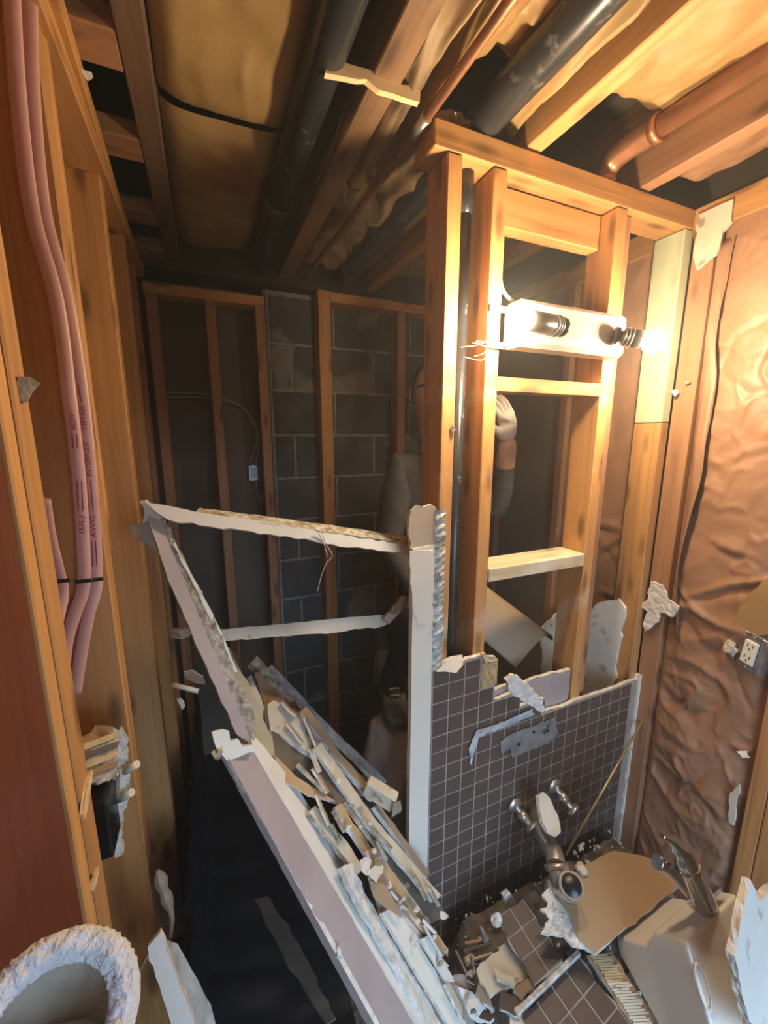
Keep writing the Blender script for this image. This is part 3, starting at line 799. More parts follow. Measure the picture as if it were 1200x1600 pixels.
# ================================================================ DEBRIS
YT = [(900, 1.40), (1000, 1.16), (1050, 1.06), (1150, .905), (1250, .805), (1350, .735), (1450, .675), (1600, .60), (1700, .55)]
def yd(y):
    for (a, A), (b, B) in zip(YT, YT[1:]):
        if y <= b: return A+(B-A)*(y-a)/(b-a)
    return YT[-1][1]
def q(x, y, off=0.0): return pt(x, y, yd(y)+off)
def ptz(x, y, z):
    d = FWD + RGT*((x-600)/FPX) - UPV*((y-800)/FPX)
    return V(0, 0, CAM_H) + d*((z-CAM_H)/d.z)
def quad(*a): return [q(*p) for p in a]

# ---- long boxed corner, mauve on its side and white on its face
t = thing('boxed_corner', 'long broken drywall corner, mauve side and white face, sloping to the bottom edge', 'drywall', pt(610, 1600, .60))
def mc(x, y, d=0.0): return pt(x, y, .80+(.535-.80)*(y-1170)/470.0+d)
A_, B_, C_, D_ = mc(354, 1184), mc(397, 1172, .012), mc(668, 1640, .012), mc(610, 1640)
slab('mauve_side', [A_, B_, C_, D_], .012, [M['mauve'], M['gypsum'], M['grey_paper']], t, edgejag=[.003, .0004, 0, .0006])
slab('white_face', [B_, mc(392, 1142, .030), mc(425, 1180, .040), mc(462, 1228, .055), mc(545, 1365, .055), mc(640, 1500, .055), mc(745, 1640, .055), C_], .012, DW, t,
     edgejag=[.003, .002, .0015, .0015, .0015, .0015, 0, .0004])
slab('lower_edge', [mc(338, 1178, .012), A_, D_, mc(588, 1640, .012), mc(470, 1400, .012)], .010, [M['mauve'], M['gypsum'], M['grey_paper']], t, edgejag=[.003, .0003, 0, .001, .001])
slab('torn_end', [mc(x, y, -.003) for x, y in ((331, 1144), (358, 1142), (360, 1158), (372, 1154), (379, 1166), (395, 1164), (398, 1174), (354, 1188), (340, 1174), (335, 1160))],
     .016, [M['drywall'], M['gypsum'], M['gypsum']], t, jag=.0025, step=.012)
chunk('gypsum_crumb', mc(340, 1178, -.004), (.010, .010, .010), M['gyp_dirty'], t, 5, 2, .6)
chunk('gypsum_crumb', mc(528, 1490, .0), (.008, .008, .016), M['gypsum'], t, 6, 2, .6)

# ---- slanting corner strip with its metal bead
t = thing('corner_strip', 'slanting brown corner strip with crusted white bead, upper end at the left wall', 'drywall', pt(380, 1160, .98))
S0, S1 = pt(236, 812, 1.22), pt(384, 1160, .97)
def sp(x, y, k): return pt(x, y, .98+(.83-.98)*k)
slab('painted_face', [sp(230, 806, 0), sp(252, 808, 0), sp(394, 1166, 1), sp(370, 1148, 1), sp(262, 905, .3)], .012, [M['mauve'], M['gyp_dirty'], M['brown_paper']], t, edgejag=[.003, .001, .003, .001, .001])
slab('dirty_core', [sp(250, 806, 0)+V(0, .004, 0), sp(258, 812, .02), sp(330, 958, .42), sp(395, 1110, .86), sp(396, 1160, 1), sp(388, 1160, 1)], .010, [M['gyp_dirty'], M['gyp_dirty'], M['gyp_dirty']], t, jag=.002, step=.012)
slab('white_bead', [sp(270, 850, .13), sp(274, 848, .13), sp(345, 985, .50), sp(372, 1050, .68), sp(364, 1050, .68), sp(338, 985, .50)], .010, [M['drywall'], M['gypsum'], M['gypsum']], t, jag=.0012)
slab('torn_cap', [sp(218, 784, 0), sp(228, 782, 0), sp(240, 800, 0), sp(268, 800, 0), sp(262, 808, 0), sp(240, 814, 0), sp(222, 816, 0), sp(226, 804, 0)], .014, [M['cream'], M['gypsum'], M['gypsum']], t, jag=.0015, step=.012)
slab('paper_wing', [sp(200, 823, 0), sp(236, 812, 0), sp(252, 840, .05), sp(262, 868, .1), sp(240, 858, .05), sp(214, 842, 0)], .006, [M['grey_paper'], M['gypsum'], M['grey_paper']], t, jag=.001)

# ---- upper cross strip with adhesive on its top edge
t = thing('cross_strip', 'upper white drywall strip with speckled adhesive, spanning from left wall to partition', 'drywall', pt(450, 830, 1.05))
def us(x, y, d=0.0): return pt(x, y, .965+(.90-.965)*max(0, min(1, (x-240)/435.0))+d)
slab('white_face', [us(226, 784, .01), us(262, 790, .012), us(305, 800, .012), us(400, 813, .012), us(520, 832, .012), us(672, 857, .008), us(674, 867), us(640, 865), us(520, 850), us(420, 834), us(330, 823), us(262, 812)], .010, DW, t,
     edgejag=[.0005]*6+[.002]*6, step=.02)
slab('adhesive_edge', [us(304, 801, .010), us(312, 796, .04), us(420, 806, .045), us(530, 823, .045), us(640, 838, .04), us(672, 844, .03), us(674, 856, .008), us(520, 832, .010), us(400, 813, .010)], .008,
     [M['glue'], M['glue'], M['grey_paper']], t, jag=.0012, step=.012)
t = thing('dangling_string', 'pale string dangling from the upper white drywall strip', 'string', us(500, 920))
tube('strand', [us(503, 826), us(508, 848), us(519, 868), us(510, 880), us(502, 900), us(496, 924)], .0011, M['cream'], t, seg=6)
tube('strand', [us(496, 828), us(506, 850), us(512, 870)], .0010, M['cream'], t, seg=6)
# ---- lower cross strip with rolled end
t = thing('cross_strip', 'lower white drywall strip with a crumpled roll at its right end', 'drywall', pt(470, 990, 1.1))
def ls(x, y, d=0): return pt(x, y, 1.02+(.955-1.02)*(x-340)/270.0+d)
slab('white_face', [ls(337, 984, .012), ls(420, 977, .012), ls(520, 967, .012), ls(606, 960, .012), ls(613, 970), ls(600, 978), ls(500, 990), ls(452, 994), ls(420, 996), ls(343, 1003)], .010, [M['cream'], M['gypsum'], M['grey_paper']], t,
     edgejag=[.0006]*3+[.002]*7)
tube('rolled_end', [ls(602, 970, -.004), ls(618, 954, -.01), ls(634, 934, -.016)], .0125, M['gyp_dirty'], t, seg=9, n=6, smooth=False, rad=[.013, .0145, .012, .0145, .0125, .014, .0135, .015, .013, .0125, .0145, .014, .011])
slab('torn_tip', [ls(268, 984, .03), ls(300, 982, .02), ls(306, 988, .02), ls(285, 998, .03), ls(266, 996, .03)], .008, [M['cream'], M['gypsum'], M['gypsum']], t, jag=.002, step=.012)

# ---- leaning boards of the left heap, far ones first
def board(name, label, pts, mats, th=.012, jag=.002, cat='board', ej=None, step=.022):
    return slab(name, [q(*p) for p in pts], th, mats, None, jag=jag, edgejag=ej, step=step, label=label, cat=cat)
GREYB = [M['grey_paper'], M['gypsum'], M['grey_paper']]
CREAM = [M['cream'], M['gypsum'], M['brown_paper']]
BROWN = [M['brown_paper'], M['gypsum'], M['brown_paper']]
DARKB = [M['dark_paper'], M['gypsum'], M['brown_paper']]
DIRTY = [M['gyp_dirty'], M['gyp_dirty'], M['grey_paper']]
def pstrip(name, label, pl, wpx, mats, th=.012, jag=.0015, cat='board', taper=(1, 1), step=.016):
    """a long narrow board laid along a line; wpx is its breadth as the photo shows it"""
    L, R_ = [], []
    n = len(pl)
    for i, (x, y, off) in enumerate(pl):
        x0, y0, _ = pl[max(0, i-1)]; x1, y1, _ = pl[min(n-1, i+1)]
        dx, dy = x1-x0, y1-y0; l = math.hypot(dx, dy); nx, ny = -dy/l, dx/l
        k = wpx*.5*(taper[0]+(taper[1]-taper[0])*i/(n-1))
        L.append(q(x+nx*k, y+ny*k, off-.006)); R_.append(q(x-nx*k, y-ny*k, off+.006))
    return slab(name, L+R_[::-1], th, mats, None, jag=jag, step=step, label=label, cat=cat)
pstrip('drywall_board', 'grey edged board furthest back in the heap, nearest the block wall', [(420, 1043, .13), (500, 1122, .12), (600, 1226, .10)], 11, [M['smear'], M['gypsum'], M['grey_paper']])
pstrip('broken_lath', 'dirty splintered lath lying second from the back of the heap', [(394, 1033, .09), (434, 1070, .09), (505, 1155, .08), (575, 1238, .07)], 15, DIRTY, .016, .003, 'wood strip')
board('brown_board', 'brown paper faced board standing high at the back of the heap', [(400, 1050, .05), (410, 1052, .05), (436, 1086, .05), (470, 1130, .05), (520, 1192, .04), (505, 1196, .04), (440, 1130, .04), (414, 1106, .04), (405, 1078, .05)], BROWN)
board('cream_board', 'pale cream board end sticking up beside the slanting corner strip', [(379, 1064, .02), (393, 1054, .02), (407, 1088, .02), (420, 1122, .02), (440, 1180, .01), (424, 1176, .01), (404, 1130, .02), (390, 1092, .02)], CREAM, .012, .001)
pstrip('olive_board', 'narrow olive grey board tucked right behind the slanting corner strip', [(350, 1014, -.06), (386, 1086, -.03), (424, 1184, -.01)], 24, [M['olive'], M['gyp_dirty'], M['grey_paper']], .012, .0015, 'board', (.6, 1.1))
board('stained_board', 'wide dark brown board lying face up in the middle of the heap', [(423, 1144, .0), (460, 1160, .0), (497, 1180, .01), (530, 1220, .01), (556, 1262, .01), (520, 1254, .0), (485, 1240, -.01), (450, 1224, -.01), (430, 1188, -.01)], DARKB, .006, .001)
board('tan_flap', 'tan paper flap along the lower edge of the dark brown board', [(428, 1178, -.016), (436, 1184, -.016), (462, 1214, -.014), (500, 1236, -.01), (524, 1252, -.008), (482, 1243, -.02), (446, 1224, -.024)], [M['tan'], M['gypsum'], M['tan']], .003, .0008)
board('cream_wedge', 'cream wedge shaped board broken at its upper end above the brown board', [(417, 1102, .0), (428, 1094, .0), (450, 1102, .0), (476, 1132, .0), (498, 1162, .0), (506, 1178, .0), (494, 1184, -.01), (460, 1160, -.01), (423, 1139, -.01)], CREAM, .018, .0018)
pstrip('edge_board', 'long pale edged board running from the cream wedge down to the tile', [(494, 1166, -.008), (585, 1282, -.004), (681, 1405, .0)], 15, CREAM, .010, .0006)
pstrip('narrow_board', 'second long narrow board just behind the pale edged board', [(474, 1108, .03), (530, 1180, .03), (588, 1246, .03)], 11, [M['tan'], M['gypsum'], M['grey_paper']], .014, .0015)
pstrip('grey_lath', 'thin grey lath pointing at the foot of the beige partition end', [(588, 1258, .03), (628, 1312, .03), (668, 1366, .03)], 9, GREYB, .012, .001, 'wood strip')
# square end block
t = thing('board_block', 'short cream block end beside the beige partition end', 'block', q(600, 1250, .0))
c = q(598, 1243, .0)
oriented_beam('block_body', c+V(-.035, .03, .02), c+V(.025, -.02, -.012), (0, 0, 1), .044, .030, M['cream'], t, .003)
slab('stained_face', [c+V(.006, -.040, -.030), c+V(.034, -.036, -.030), c+V(.034, -.036, .004), c+V(.012, -.040, .008)], .002, [M['grey_paper']]*3, t, jag=.002, step=.01)
pstrip('dark_board', 'dark flat board under the pale edged board', [(560, 1262, .012), (620, 1345, .010), (684, 1436, .010)], 26, DARKB, .008)
pstrip('torn_strip', 'cream strip with ragged edges lying above the white boxed corner', [(487, 1264, -.012), (525, 1306, -.012), (566, 1362, -.012)], 15, [M['cream'], M['gyp_dirty'], M['grey_paper']], .012, .0025)
pstrip('splintered_strip', 'brownish splintered strip beside the ragged cream strip', [(528, 1258, -.004), (556, 1298, -.004), (588, 1348, -.004)], 11, [M['tan'], M['gypsum'], M['gypsum']], .010, .0022, 'wood strip')
pstrip('thin_splinter', 'thin dark splinter between the brownish strip and pale edged board', [(540, 1252, .004), (572, 1296, .004), (606, 1340, .004)], 5, DIRTY, .008, .001, 'wood strip')
pstrip('tan_edge_board', 'tan edged board running beside the tile down to the rubble', [(584, 1336, .0), (640, 1410, .0), (694, 1488, .0)], 15, [M['tan'], M['gypsum'], M['brown_paper']], .010, .0012)
pstrip('white_lath', 'thin white lath beside the tan edged board', [(604, 1398, -.006), (650, 1452, -.006), (698, 1512, -.004)], 8, [M['drywall'], M['gypsum'], M['grey_paper']], .008, .0012, 'wood strip')
board('grey_sheet', 'broad dark grey sheet in the lower middle of the heap', [(574, 1368, -.006), (596, 1362, -.004), (640, 1420, -.002), (690, 1490, -.002), (720, 1550, -.004), (746, 1612, -.006), (700, 1615, -.014), (650, 1530, -.014), (600, 1440, -.014)], [M['grey_paper'], M['gypsum'], M['grey_paper']], .008, .001)
pstrip('pale_slip', 'bluish white slip of drywall near the lower end of the heap', [(664, 1464, -.014), (684, 1498, -.014), (704, 1536, -.014)], 13, DW, .006, .001)
pstrip('ragged_board', 'ragged white gypsum edge running along the white boxed corner', [(540, 1352, -.022), (572, 1414, -.022), (612, 1478, -.022), (652, 1548, -.022), (684, 1614, -.022)], 17, [M['gypsum'], M['gypsum'], M['gypsum']], .014, .0028)
pstrip('beige_board', 'plain beige grey board beneath the ragged white edge at the bottom', [(606, 1420, -.018), (650, 1490, -.018), (690, 1556, -.018), (722, 1616, -.018)], 26, [M['beige_strip'], M['gypsum'], M['grey_paper']], .010, .0008)
pstrip('curled_sliver', 'small cream sliver curled over the bottom end of the heap', [(698, 1536, -.022), (712, 1560, -.022), (726, 1592, -.022)], 8, CREAM, .006, .002)
board('white_slab', 'clean bluish white drywall slab at the bottom between heap and rubble', [(716, 1542, -.012), (738, 1550, -.008), (772, 1592, -.008), (752, 1600, -.012), (735, 1590, -.012)], DW, .014, .0008)
board('grey_flake', 'grey drywall flake just above the bluish white slab', [(705, 1528, -.0), (728, 1524, 0.0), (738, 1545, 0), (718, 1552, -.004), (704, 1545, -.004)], GREYB, .008, .002)
scrap(692, 1430, None, .695, .016, 31, [M['gypsum']]*3, 'knobbly white gypsum lump lying against the lower left tile', 'gypsum_lump', 'gypsum', .9)
scrap(588, 1362, None, .690, .019, 32, [M['cream'], M['gypsum'], M['gypsum']], 'thick cream gypsum lump in the middle of the heap', 'gypsum_lump', 'gypsum', .9)
scrap(572, 1352, None, .695, .016, 33, [M['gypsum']]*3, 'flat gypsum flake left of the thick cream lump', 'gypsum_lump', 'gypsum', .5)
board('paper_tatter', 'dark torn paper tatter hanging in the middle of the heap', [(580, 1378, -.03), (600, 1380, -.03), (612, 1400, -.03), (628, 1432, -.03), (600, 1416, -.03), (584, 1402, -.03)], BROWN, .003, .002, 'paper')

def join_stuff(name, label, objs, cat):
    """tiny uncountable bits become one object"""
    vs_, fs, mi, mats = [], [], [], []
    for o in objs:
        n0 = len(vs_); vs_ += [v.co + o.location for v in o.data.vertices]
        for p in o.data.polygons:
            m_ = o.data.materials[p.material_index]
            if m_ not in mats: mats.append(m_)
            fs.append([i+n0 for i in p.vertices]); mi.append(mats.index(m_))
        bpy.data.objects.remove(o, do_unlink=True)
    return mk(name, vs_, fs, mats, None, False, mi, label=label, cat=cat, kind='stuff')
rs = random.Random(21)
ORD = ['topmost', 'second', 'third', 'fourth', 'fifth', 'sixth', 'seventh', 'eighth', 'ninth', 'tenth', 'eleventh', 'twelfth', 'thirteenth', 'fourteenth', 'fifteenth', 'sixteenth', 'seventeenth', 'lowest']
spots_ = []
for k in range(18):
    u = (k+rs.random())/18; lat = rs.uniform(-1, 1)
    x = 440+u*250+lat*(26+10*u); y = 1110+u*370-lat*(20+6*u)
    spots_.append((y, x))
for k, (y, x) in enumerate(sorted(spots_)):
    L_ = rs.uniform(24, 62); ang = math.atan2(370, 250)+rs.uniform(-.22, .22)
    dx, dy = math.cos(ang)*L_/2, math.sin(ang)*L_/2
    cn, mt_ = rs.choice([('dirty grey', DIRTY), ('tan', [M['tan'], M['gypsum'], M['gypsum']]), ('dark brown', DARKB), ('cream', CREAM), ('grey brown', GREYB), ('dirty grey', DIRTY)])
    pstrip('lath_splinter', '%s %s %s splinter counted down the leaning heap of boards' % (ORD[k], 'short' if L_ < 40 else 'long', cn), [(x-dx, y-dy, -.016), (x, y, -.016+rs.uniform(-.004, .004)), (x+dx, y+dy, -.016)],
           rs.uniform(3, 7), mt_, .006, .0012, 'splinter', (rs.uniform(.4, 1), rs.uniform(.3, 1)), .012)['group'] = 'splinters scattered in the leaning heap'
bits = []
for k in range(22):
    u = rs.random(); x = 500+u*215+rs.uniform(-16, 30); y = 1200+u*350+rs.uniform(-18, 18)
    z_ = rs.uniform(.004, .009)
    bits.append(chunk('gypsum_crumb', q(x, y, -.024), (z_, z_*.8, z_*.7), M['gypsum'] if k % 3 else M['gyp_dirty'], None, 60+k, 1, .6))
join_stuff('gypsum_crumbs', 'scattered gypsum crumbs lying on the boards of the leaning heap', bits, 'crumbs')
def heap(name, label, f, x0, x1, y0, y1, nx, ny, seed):
    bm = bmesh.new(); rnd = random.Random(seed)
    vs_, fs = [], []
    for i in range(nx+1):
        for j in range(ny+1):
            x = x0+(x1-x0)*i/nx; y = y0+(y1-y0)*j/ny
            h = f(x, y)
            k = min(1, i/4, (nx-i)/4, j/4, (ny-j)/4)
            h = max(.0, h*k + .022*noise.noise(V(x*14, y*14, seed))*(h > .02) + .010*noise.noise(V(x*40, y*40, seed)))
            vs_.append(V(x, y, .002+h))
    for i in range(nx):
        for j in range(ny):
            a = i*(ny+1)+j; fs.append([a, a+ny+1, a+ny+2, a+1])
    n0 = len(vs_)
    # crumbs scattered on top, part of the same uncountable heap
    for k in range(420):
        x = rnd.uniform(x0+.02, x1-.02); y = rnd.uniform(y0+.02, y1-.02); h = f(x, y)
        if h < .02: continue
        s = rnd.uniform(.003, .010); c = V(x, y, .002+h*.97+.004)
        b0 = len(vs_)
        R = Matrix.Rotation(rnd.uniform(0, 6.28), 3, V(rnd.gauss(0, 1), rnd.gauss(0, 1), rnd.gauss(0, 1)).normalized())
        for sx, sy, sz in ((1, 0, 0), (-1, .2, 0), (0, 1, 0), (.2, -1, 0), (0, 0, .5), (0, .1, -.5)):
            vs_.append(c + R @ V(sx*s*rnd.uniform(.6, 1.6), sy*s*rnd.uniform(.6, 1.4), sz*s))
        for g in ((0, 2, 4), (2, 1, 4), (1, 3, 4), (3, 0, 4), (2, 0, 5), (1, 2, 5), (3, 1, 5), (0, 3, 5)):
            fs.append([b0+z for z in g])
    mi = [0 if i < nx*ny else 1 for i in range(len(fs))]
    return mk(name, vs_, fs, [M['dirt'], M['gypsum']], None, False, mi, label=label, cat='rubble', kind='stuff')
M['dirt'] = plain('plaster_dirt', (.22, .17, .12), (.075, .055, .04), 25, .95, .8, 60)
def h_left(x, y):
    zs = [(.55, .12), (.63, .18), (.76, .28), (.86, .36), (.98, .42), (1.15, .34), (1.4, .22), (1.6, .1)]
    z = zs[-1][1]
    for (a, A), (b, B) in zip(zs, zs[1:]):
        if y <= b: z = A+(B-A)*max(0, (y-a))/(b-a); break
    xm = .42-.5*(y-.55) if y < .9 else .24
    return max(0, min(1, (x-xm-.05)/.10))*z
heap('rubble_heap', 'grey plaster rubble filling the gaps under the heap of leaning boards', h_left, .0, .484, .50, 1.03, 40, 50, 3)
heap('rubble_heap', 'plaster crumbs and dirt piled below the tiled partition', lambda x, y: max(0, .20*min(1, (x-.50)/.08)*min(1, (1.33-x)/.1)*min(1, (y-.22)/.1)), .50, 1.335, .20, .812, 60, 50, 8)

# ================================================================ RIGHT PILE: tiles, boards, trap, sink
def tile_patch(name, label, o, eu, ev, nu, nv, mt, th=.012, pitch=.0508, jag=.003):
    """o corner, eu / ev unit vectors, nu x nv tiles with their own backer"""
    eu = Vector(eu).normalized(); ev = Vector(ev); ev = (ev-eu*ev.dot(eu)).normalized()
    n = eu.cross(ev)
    if n.dot(V(0, 0, CAM_H)-o) < 0: n = -n
    t = thing(name, label, 'tile sheet', o)
    slab('tile_backer', [o, o+eu*(nu*pitch), o+eu*(nu*pitch)+ev*(nv*pitch), o+ev*(nv*pitch)], th, [M['grout'], M['gypsum'], M['grey_paper']], t, jag=jag)
    bm = bmesh.new(); bm_box(bm, -pitch*.459, pitch*.459, -pitch*.459, pitch*.459, -.002, .0014, .0008)
    Mx = Matrix((eu, ev, n)).transposed()
    for v in bm.verts: v.co = Mx @ v.co
    if eu.cross(ev).dot(n) < 0: bmesh.ops.reverse_faces(bm, faces=bm.faces)
    me = bpy.data.meshes.new('tile'); bm.to_mesh(me); bm.free(); me.materials.append(mt)
    for i in range(nu):
        for j in range(nv):
            link('tile', me, o+eu*((i+.5)*pitch)+ev*((j+.5)*pitch)+n*.0005, t)
    return t
p0, p1, p3 = ptz(776, 1436, .315), ptz(812, 1408, .330), ptz(836, 1532, .300)
tile_patch('tile_fragment', 'small broken slab of brown tiles lying tilted below the chrome trap', p0, p1-p0, p3-p0, 2, 3, M['tile2'], pitch=.046)
p0, p1, p3 = ptz(903, 1494, .315), ptz(812, 1592, .300), ptz(985, 1605, .300)
tile_patch('tile_fragment', 'larger sheet of brown tiles behind the metal trim at the bottom edge', p0, p1-p0, p3-p0, 4, 4, M['tile2'])
t = thing('metal_trim', 'straight grey metal trim bar along the top of the larger tile sheet', 'trim bar', ptz(808, 1584, .31))
a, b_ = ptz(810, 1580, .325), ptz(905, 1488, .338)
oriented_beam('bar', a, b_, (0, 0, 1), .010, .012, M['bead'], t, .002)
oriented_beam('end_cap', a-(b_-a).normalized()*.008, a+(b_-a).normalized()*.004, (0, 0, 1), .013, .014, M['cream'], t, .002)
# combed adhesive board
t = thing('combed_board', 'tan board with combed adhesive ridges beside the sink', 'board', ptz(980, 1560, .30))
o_, u_, v_ = ptz(918, 1492, .33), ptz(952, 1488, .33)-ptz(918, 1492, .33), ptz(1010, 1640, .285)-ptz(918, 1492, .33)
slab('board_body', [o_, o_+u_*1.1, o_+u_*1.15+v_, o_+v_], .012, [M['brown_paper'], M['gypsum'], M['grey_paper']], t, jag=.002)
nr = newell([o_, o_+u_, o_+u_+v_, o_+v_])
if nr.z < 0: nr = -nr
for k in range(30):
    s0 = o_+v_*(.02+k/31.0)+u_*random.uniform(.05, .15)+nr*.002
    oriented_beam('adhesive_ridge', s0, s0+u_*random.uniform(.65, .95)+v_*.012, v_, .0038, .003, M['cream'] if k > 9 else M['combed'], t, 0)
# grey drywall board lying over the pile
t = thing('drywall_board', 'grey brown drywall board with torn left edge lying in front of the tile', 'drywall', ptz(960, 1410, .40))
zt = .40
slab('paper_face', [ptz(905, 1357, zt+.012), ptz(958, 1329, zt+.02), ptz(1004, 1336, zt+.02), ptz(1078, 1370, zt+.01), ptz(1000, 1432, zt), ptz(930, 1490, zt-.01), ptz(906, 1470, zt-.008), ptz(890, 1430, zt), ptz(870, 1404, zt+.004), ptz(880, 1380, zt+.008)],
     .013, [M['grey_sheet'], M['gypsum'], M['grey_paper']], t, edgejag=[.001, .001, .001, .0008, .0012, .001, .002, .003, .003, .002])
slab('torn_core', [ptz(880, 1390, zt), ptz(892, 1432, zt-.006), ptz(908, 1472, zt-.014), ptz(928, 1490, zt-.018), ptz(895, 1478, zt-.018), ptz(862, 1458, zt-.014), ptz(846, 1455, zt-.012), ptz(858, 1436, zt-.008), ptz(844, 1420, zt-.006), ptz(856, 1410, zt-.004), ptz(846, 1398, zt-.002), ptz(860, 1386, zt)],
     .010, [M['gypsum'], M['gypsum'], M['gypsum']], t, jag=.003, step=.012)
# beige pieces and chips below the tile
def zslab(name, label, pts, z, mats, th=.012, jag=.002, cat='drywall', dz=0.0):
    return slab(name, [ptz(x, y, z+dz*(i % 2)) for i, (x, y) in enumerate(pts)], th, mats, None, jag=jag, step=.015, label=label, cat=cat)
zslab('drywall_piece', 'square beige drywall piece lying left of the small tile slab', [(744, 1516), (790, 1472), (838, 1524), (800, 1540), (765, 1556)], .275, CREAM)
zslab('drywall_chip', 'small cream chip lying on the square beige drywall piece', [(770, 1510), (786, 1522), (810, 1528), (803, 1542), (776, 1528)], .296, CREAM, .010)
zslab('drywall_piece', 'tan triangular piece wedged between the beige square and metal trim', [(802, 1545), (832, 1520), (838, 1536), (815, 1560)], .285, [M['brown_paper'], M['gypsum'], M['gypsum']])
zslab('broken_tile', 'single broken brown tile near the bottom centre rubble', [(784, 1548), (815, 1560), (812, 1588), (780, 1576)], .275, [M['tile2'], M['gypsum'], M['gypsum']], .008, .002, 'tile')
slab('standing_shard', [pt(752, 1447, .70), pt(758, 1456, .70), pt(769, 1470, .70), pt(766, 1490, .695), pt(758, 1482, .695)], .008, [M['cream'], M['gypsum'], M['gypsum']], None, jag=.001, label='pointed cream shard standing upright against the dark tile', cat='drywall')
slab('standing_shard', [pt(788, 1403, .70), pt(794, 1393, .70), pt(807, 1409, .70), pt(800, 1416, .70), pt(790, 1420, .70)], .010, [M['gypsum']]*3, None, jag=.0015, label='stubby white shard above the small brown tile slab', cat='drywall')
chunk('gypsum_lump', ptz(776, 1437, .325), (.016, .012, .020), M['gypsum'], None, 15, 2, .6, label='crumbly gypsum lump at the upper left corner of the small tile slab', cat='gypsum')
chunk('gypsum_lump', ptz(908, 1357, .42), (.016, .014, .012), M['cream'], None, 17, 2, .6, label='cream gypsum lump behind the grey drywall board', cat='gypsum')
chunk('gypsum_lump', pt(858, 1385, .73), (.016, .012, .020), M['gyp_dirty'], None, 18, 2, .7, label='dirty lump left of the open end of the chrome trap', cat='gypsum')
rr = random.Random(4)
lab = ['dark splinter lying highest in the rubble beside the tile', 'brown splinter lying across the rubble corner beside the tile', 'thin pale splinter lying flat in the rubble left of the beige square', 'short dirty splinter standing in the rubble left of the beige square', 'bent grey splinter at the foot of the tile grid']
for k, (x0_, y0_, x1_, y1_) in enumerate(((726, 1474, 752, 1470), (724, 1486, 768, 1474), (738, 1500, 770, 1490), (736, 1492, 742, 1520), (712, 1486, 730, 1524))):
    oriented_beam('wood_splinter', ptz(x0_, y0_, .255), ptz(x1_, y1_, .262), (0, 0, 1), .008, .005, [WB['x'], M['dark_paper'], M['cream'], M['gyp_dirty'], M['grey_paper']][k], None, .001, label=lab[k], cat='splinter')
zslab('drywall_chip', 'jagged grey chip in the rubble under the beige square', [(748, 1534), (764, 1552), (770, 1574), (754, 1566), (744, 1550)], .262, GREYB)
zslab('drywall_chip', 'white crumbling chip at the bottom edge below the broken brown tile', [(796, 1584), (812, 1590), (826, 1580), (832, 1610), (796, 1612)], .262, DW)

bits = []
for k in range(18):
    x = 712+rs.random()*125; y = 1470+rs.random()*125
    n_ = rs.randint(4, 6); r_ = rs.uniform(5, 13); a0 = rs.uniform(0, 6)
    z_ = .236+rs.uniform(0, .02)
    bits.append(slab('plaster_flake', [ptz(x+r_*rs.uniform(.6, 1.2)*math.cos(a0+6.283*i/n_), y+r_*rs.uniform(.5, 1.1)*math.sin(a0+6.283*i/n_), z_+rs.uniform(-.006, .010)) for i in range(n_)], .007,
             rs.choice([CREAM, GREYB, DIRTY, [M['dark_paper'], M['gypsum'], M['gypsum']], [M['tile2'], M['gypsum'], M['gypsum']]]), None, jag=.001, step=.012))
join_stuff('plaster_flakes', 'small broken flakes strewn in the rubble at the foot of the tile', bits, 'rubble')
# ---- zinc bracket and plaster smears on the tile
t = thing('mounting_bracket', 'zinc mounting bracket with dark slots screwed to the brown tile', 'bracket', V(.84, .815, .70))
bz = .815
bo = slab('plate', [pt(782, 1160, bz), pt(800, 1146, bz), pt(836, 1134, bz), pt(868, 1122, bz), pt(872, 1146, bz), pt(862, 1160, bz), pt(834, 1170, bz), pt(800, 1184, bz), pt(798, 1170, bz), pt(783, 1178, bz)], .003, [M['zinc']]*3, t, jag=.0015, step=.012)
for x, y in ((811, 1163), (834, 1144), (856, 1142)):
    lathe('slot', [(.0055, 0), (.0055, .0008)], pt(x, y, bz-.001), (0, -1, 0), M['dark'], bo, 12)
slab('mortar_smear', [pt(733, 1170, bz), pt(744, 1142, bz), pt(770, 1134, bz), pt(800, 1122, bz), pt(832, 1108, bz), pt(836, 1116, bz), pt(800, 1132, bz), pt(768, 1144, bz), pt(748, 1152, bz), pt(740, 1180, bz), pt(736, 1196, bz)], .0012, [M['smear']]*3, wp, jag=.002, step=.012)
# crumpled foil-like plaster tongue falling over the broken tile edge
slab('plaster_tongue', [pt(790, 1062, .805), pt(803, 1054, .805), pt(824, 1068, .80), pt(846, 1092, .795), pt(852, 1108, .795), pt(848, 1118, .795), pt(836, 1108, .80), pt(818, 1096, .80), pt(798, 1082, .805)], .012, [M['gypsum'], M['gypsum'], M['gypsum']], None, jag=.003, step=.01,
     label='crumpled white plaster tongue drooping over the broken tile edge', cat='plaster')
# splint standing in the notch
slab('wood_wedge', [pt(752, 1022, .815), pt(758, 1020, .815), pt(774, 1046, .815), pt(775, 1056, .815), pt(768, 1052, .815)], .008, [WPALE]*3, None, jag=.0005, label='pale wedge stuck upright in the notch above the tile', cat='wood strip')

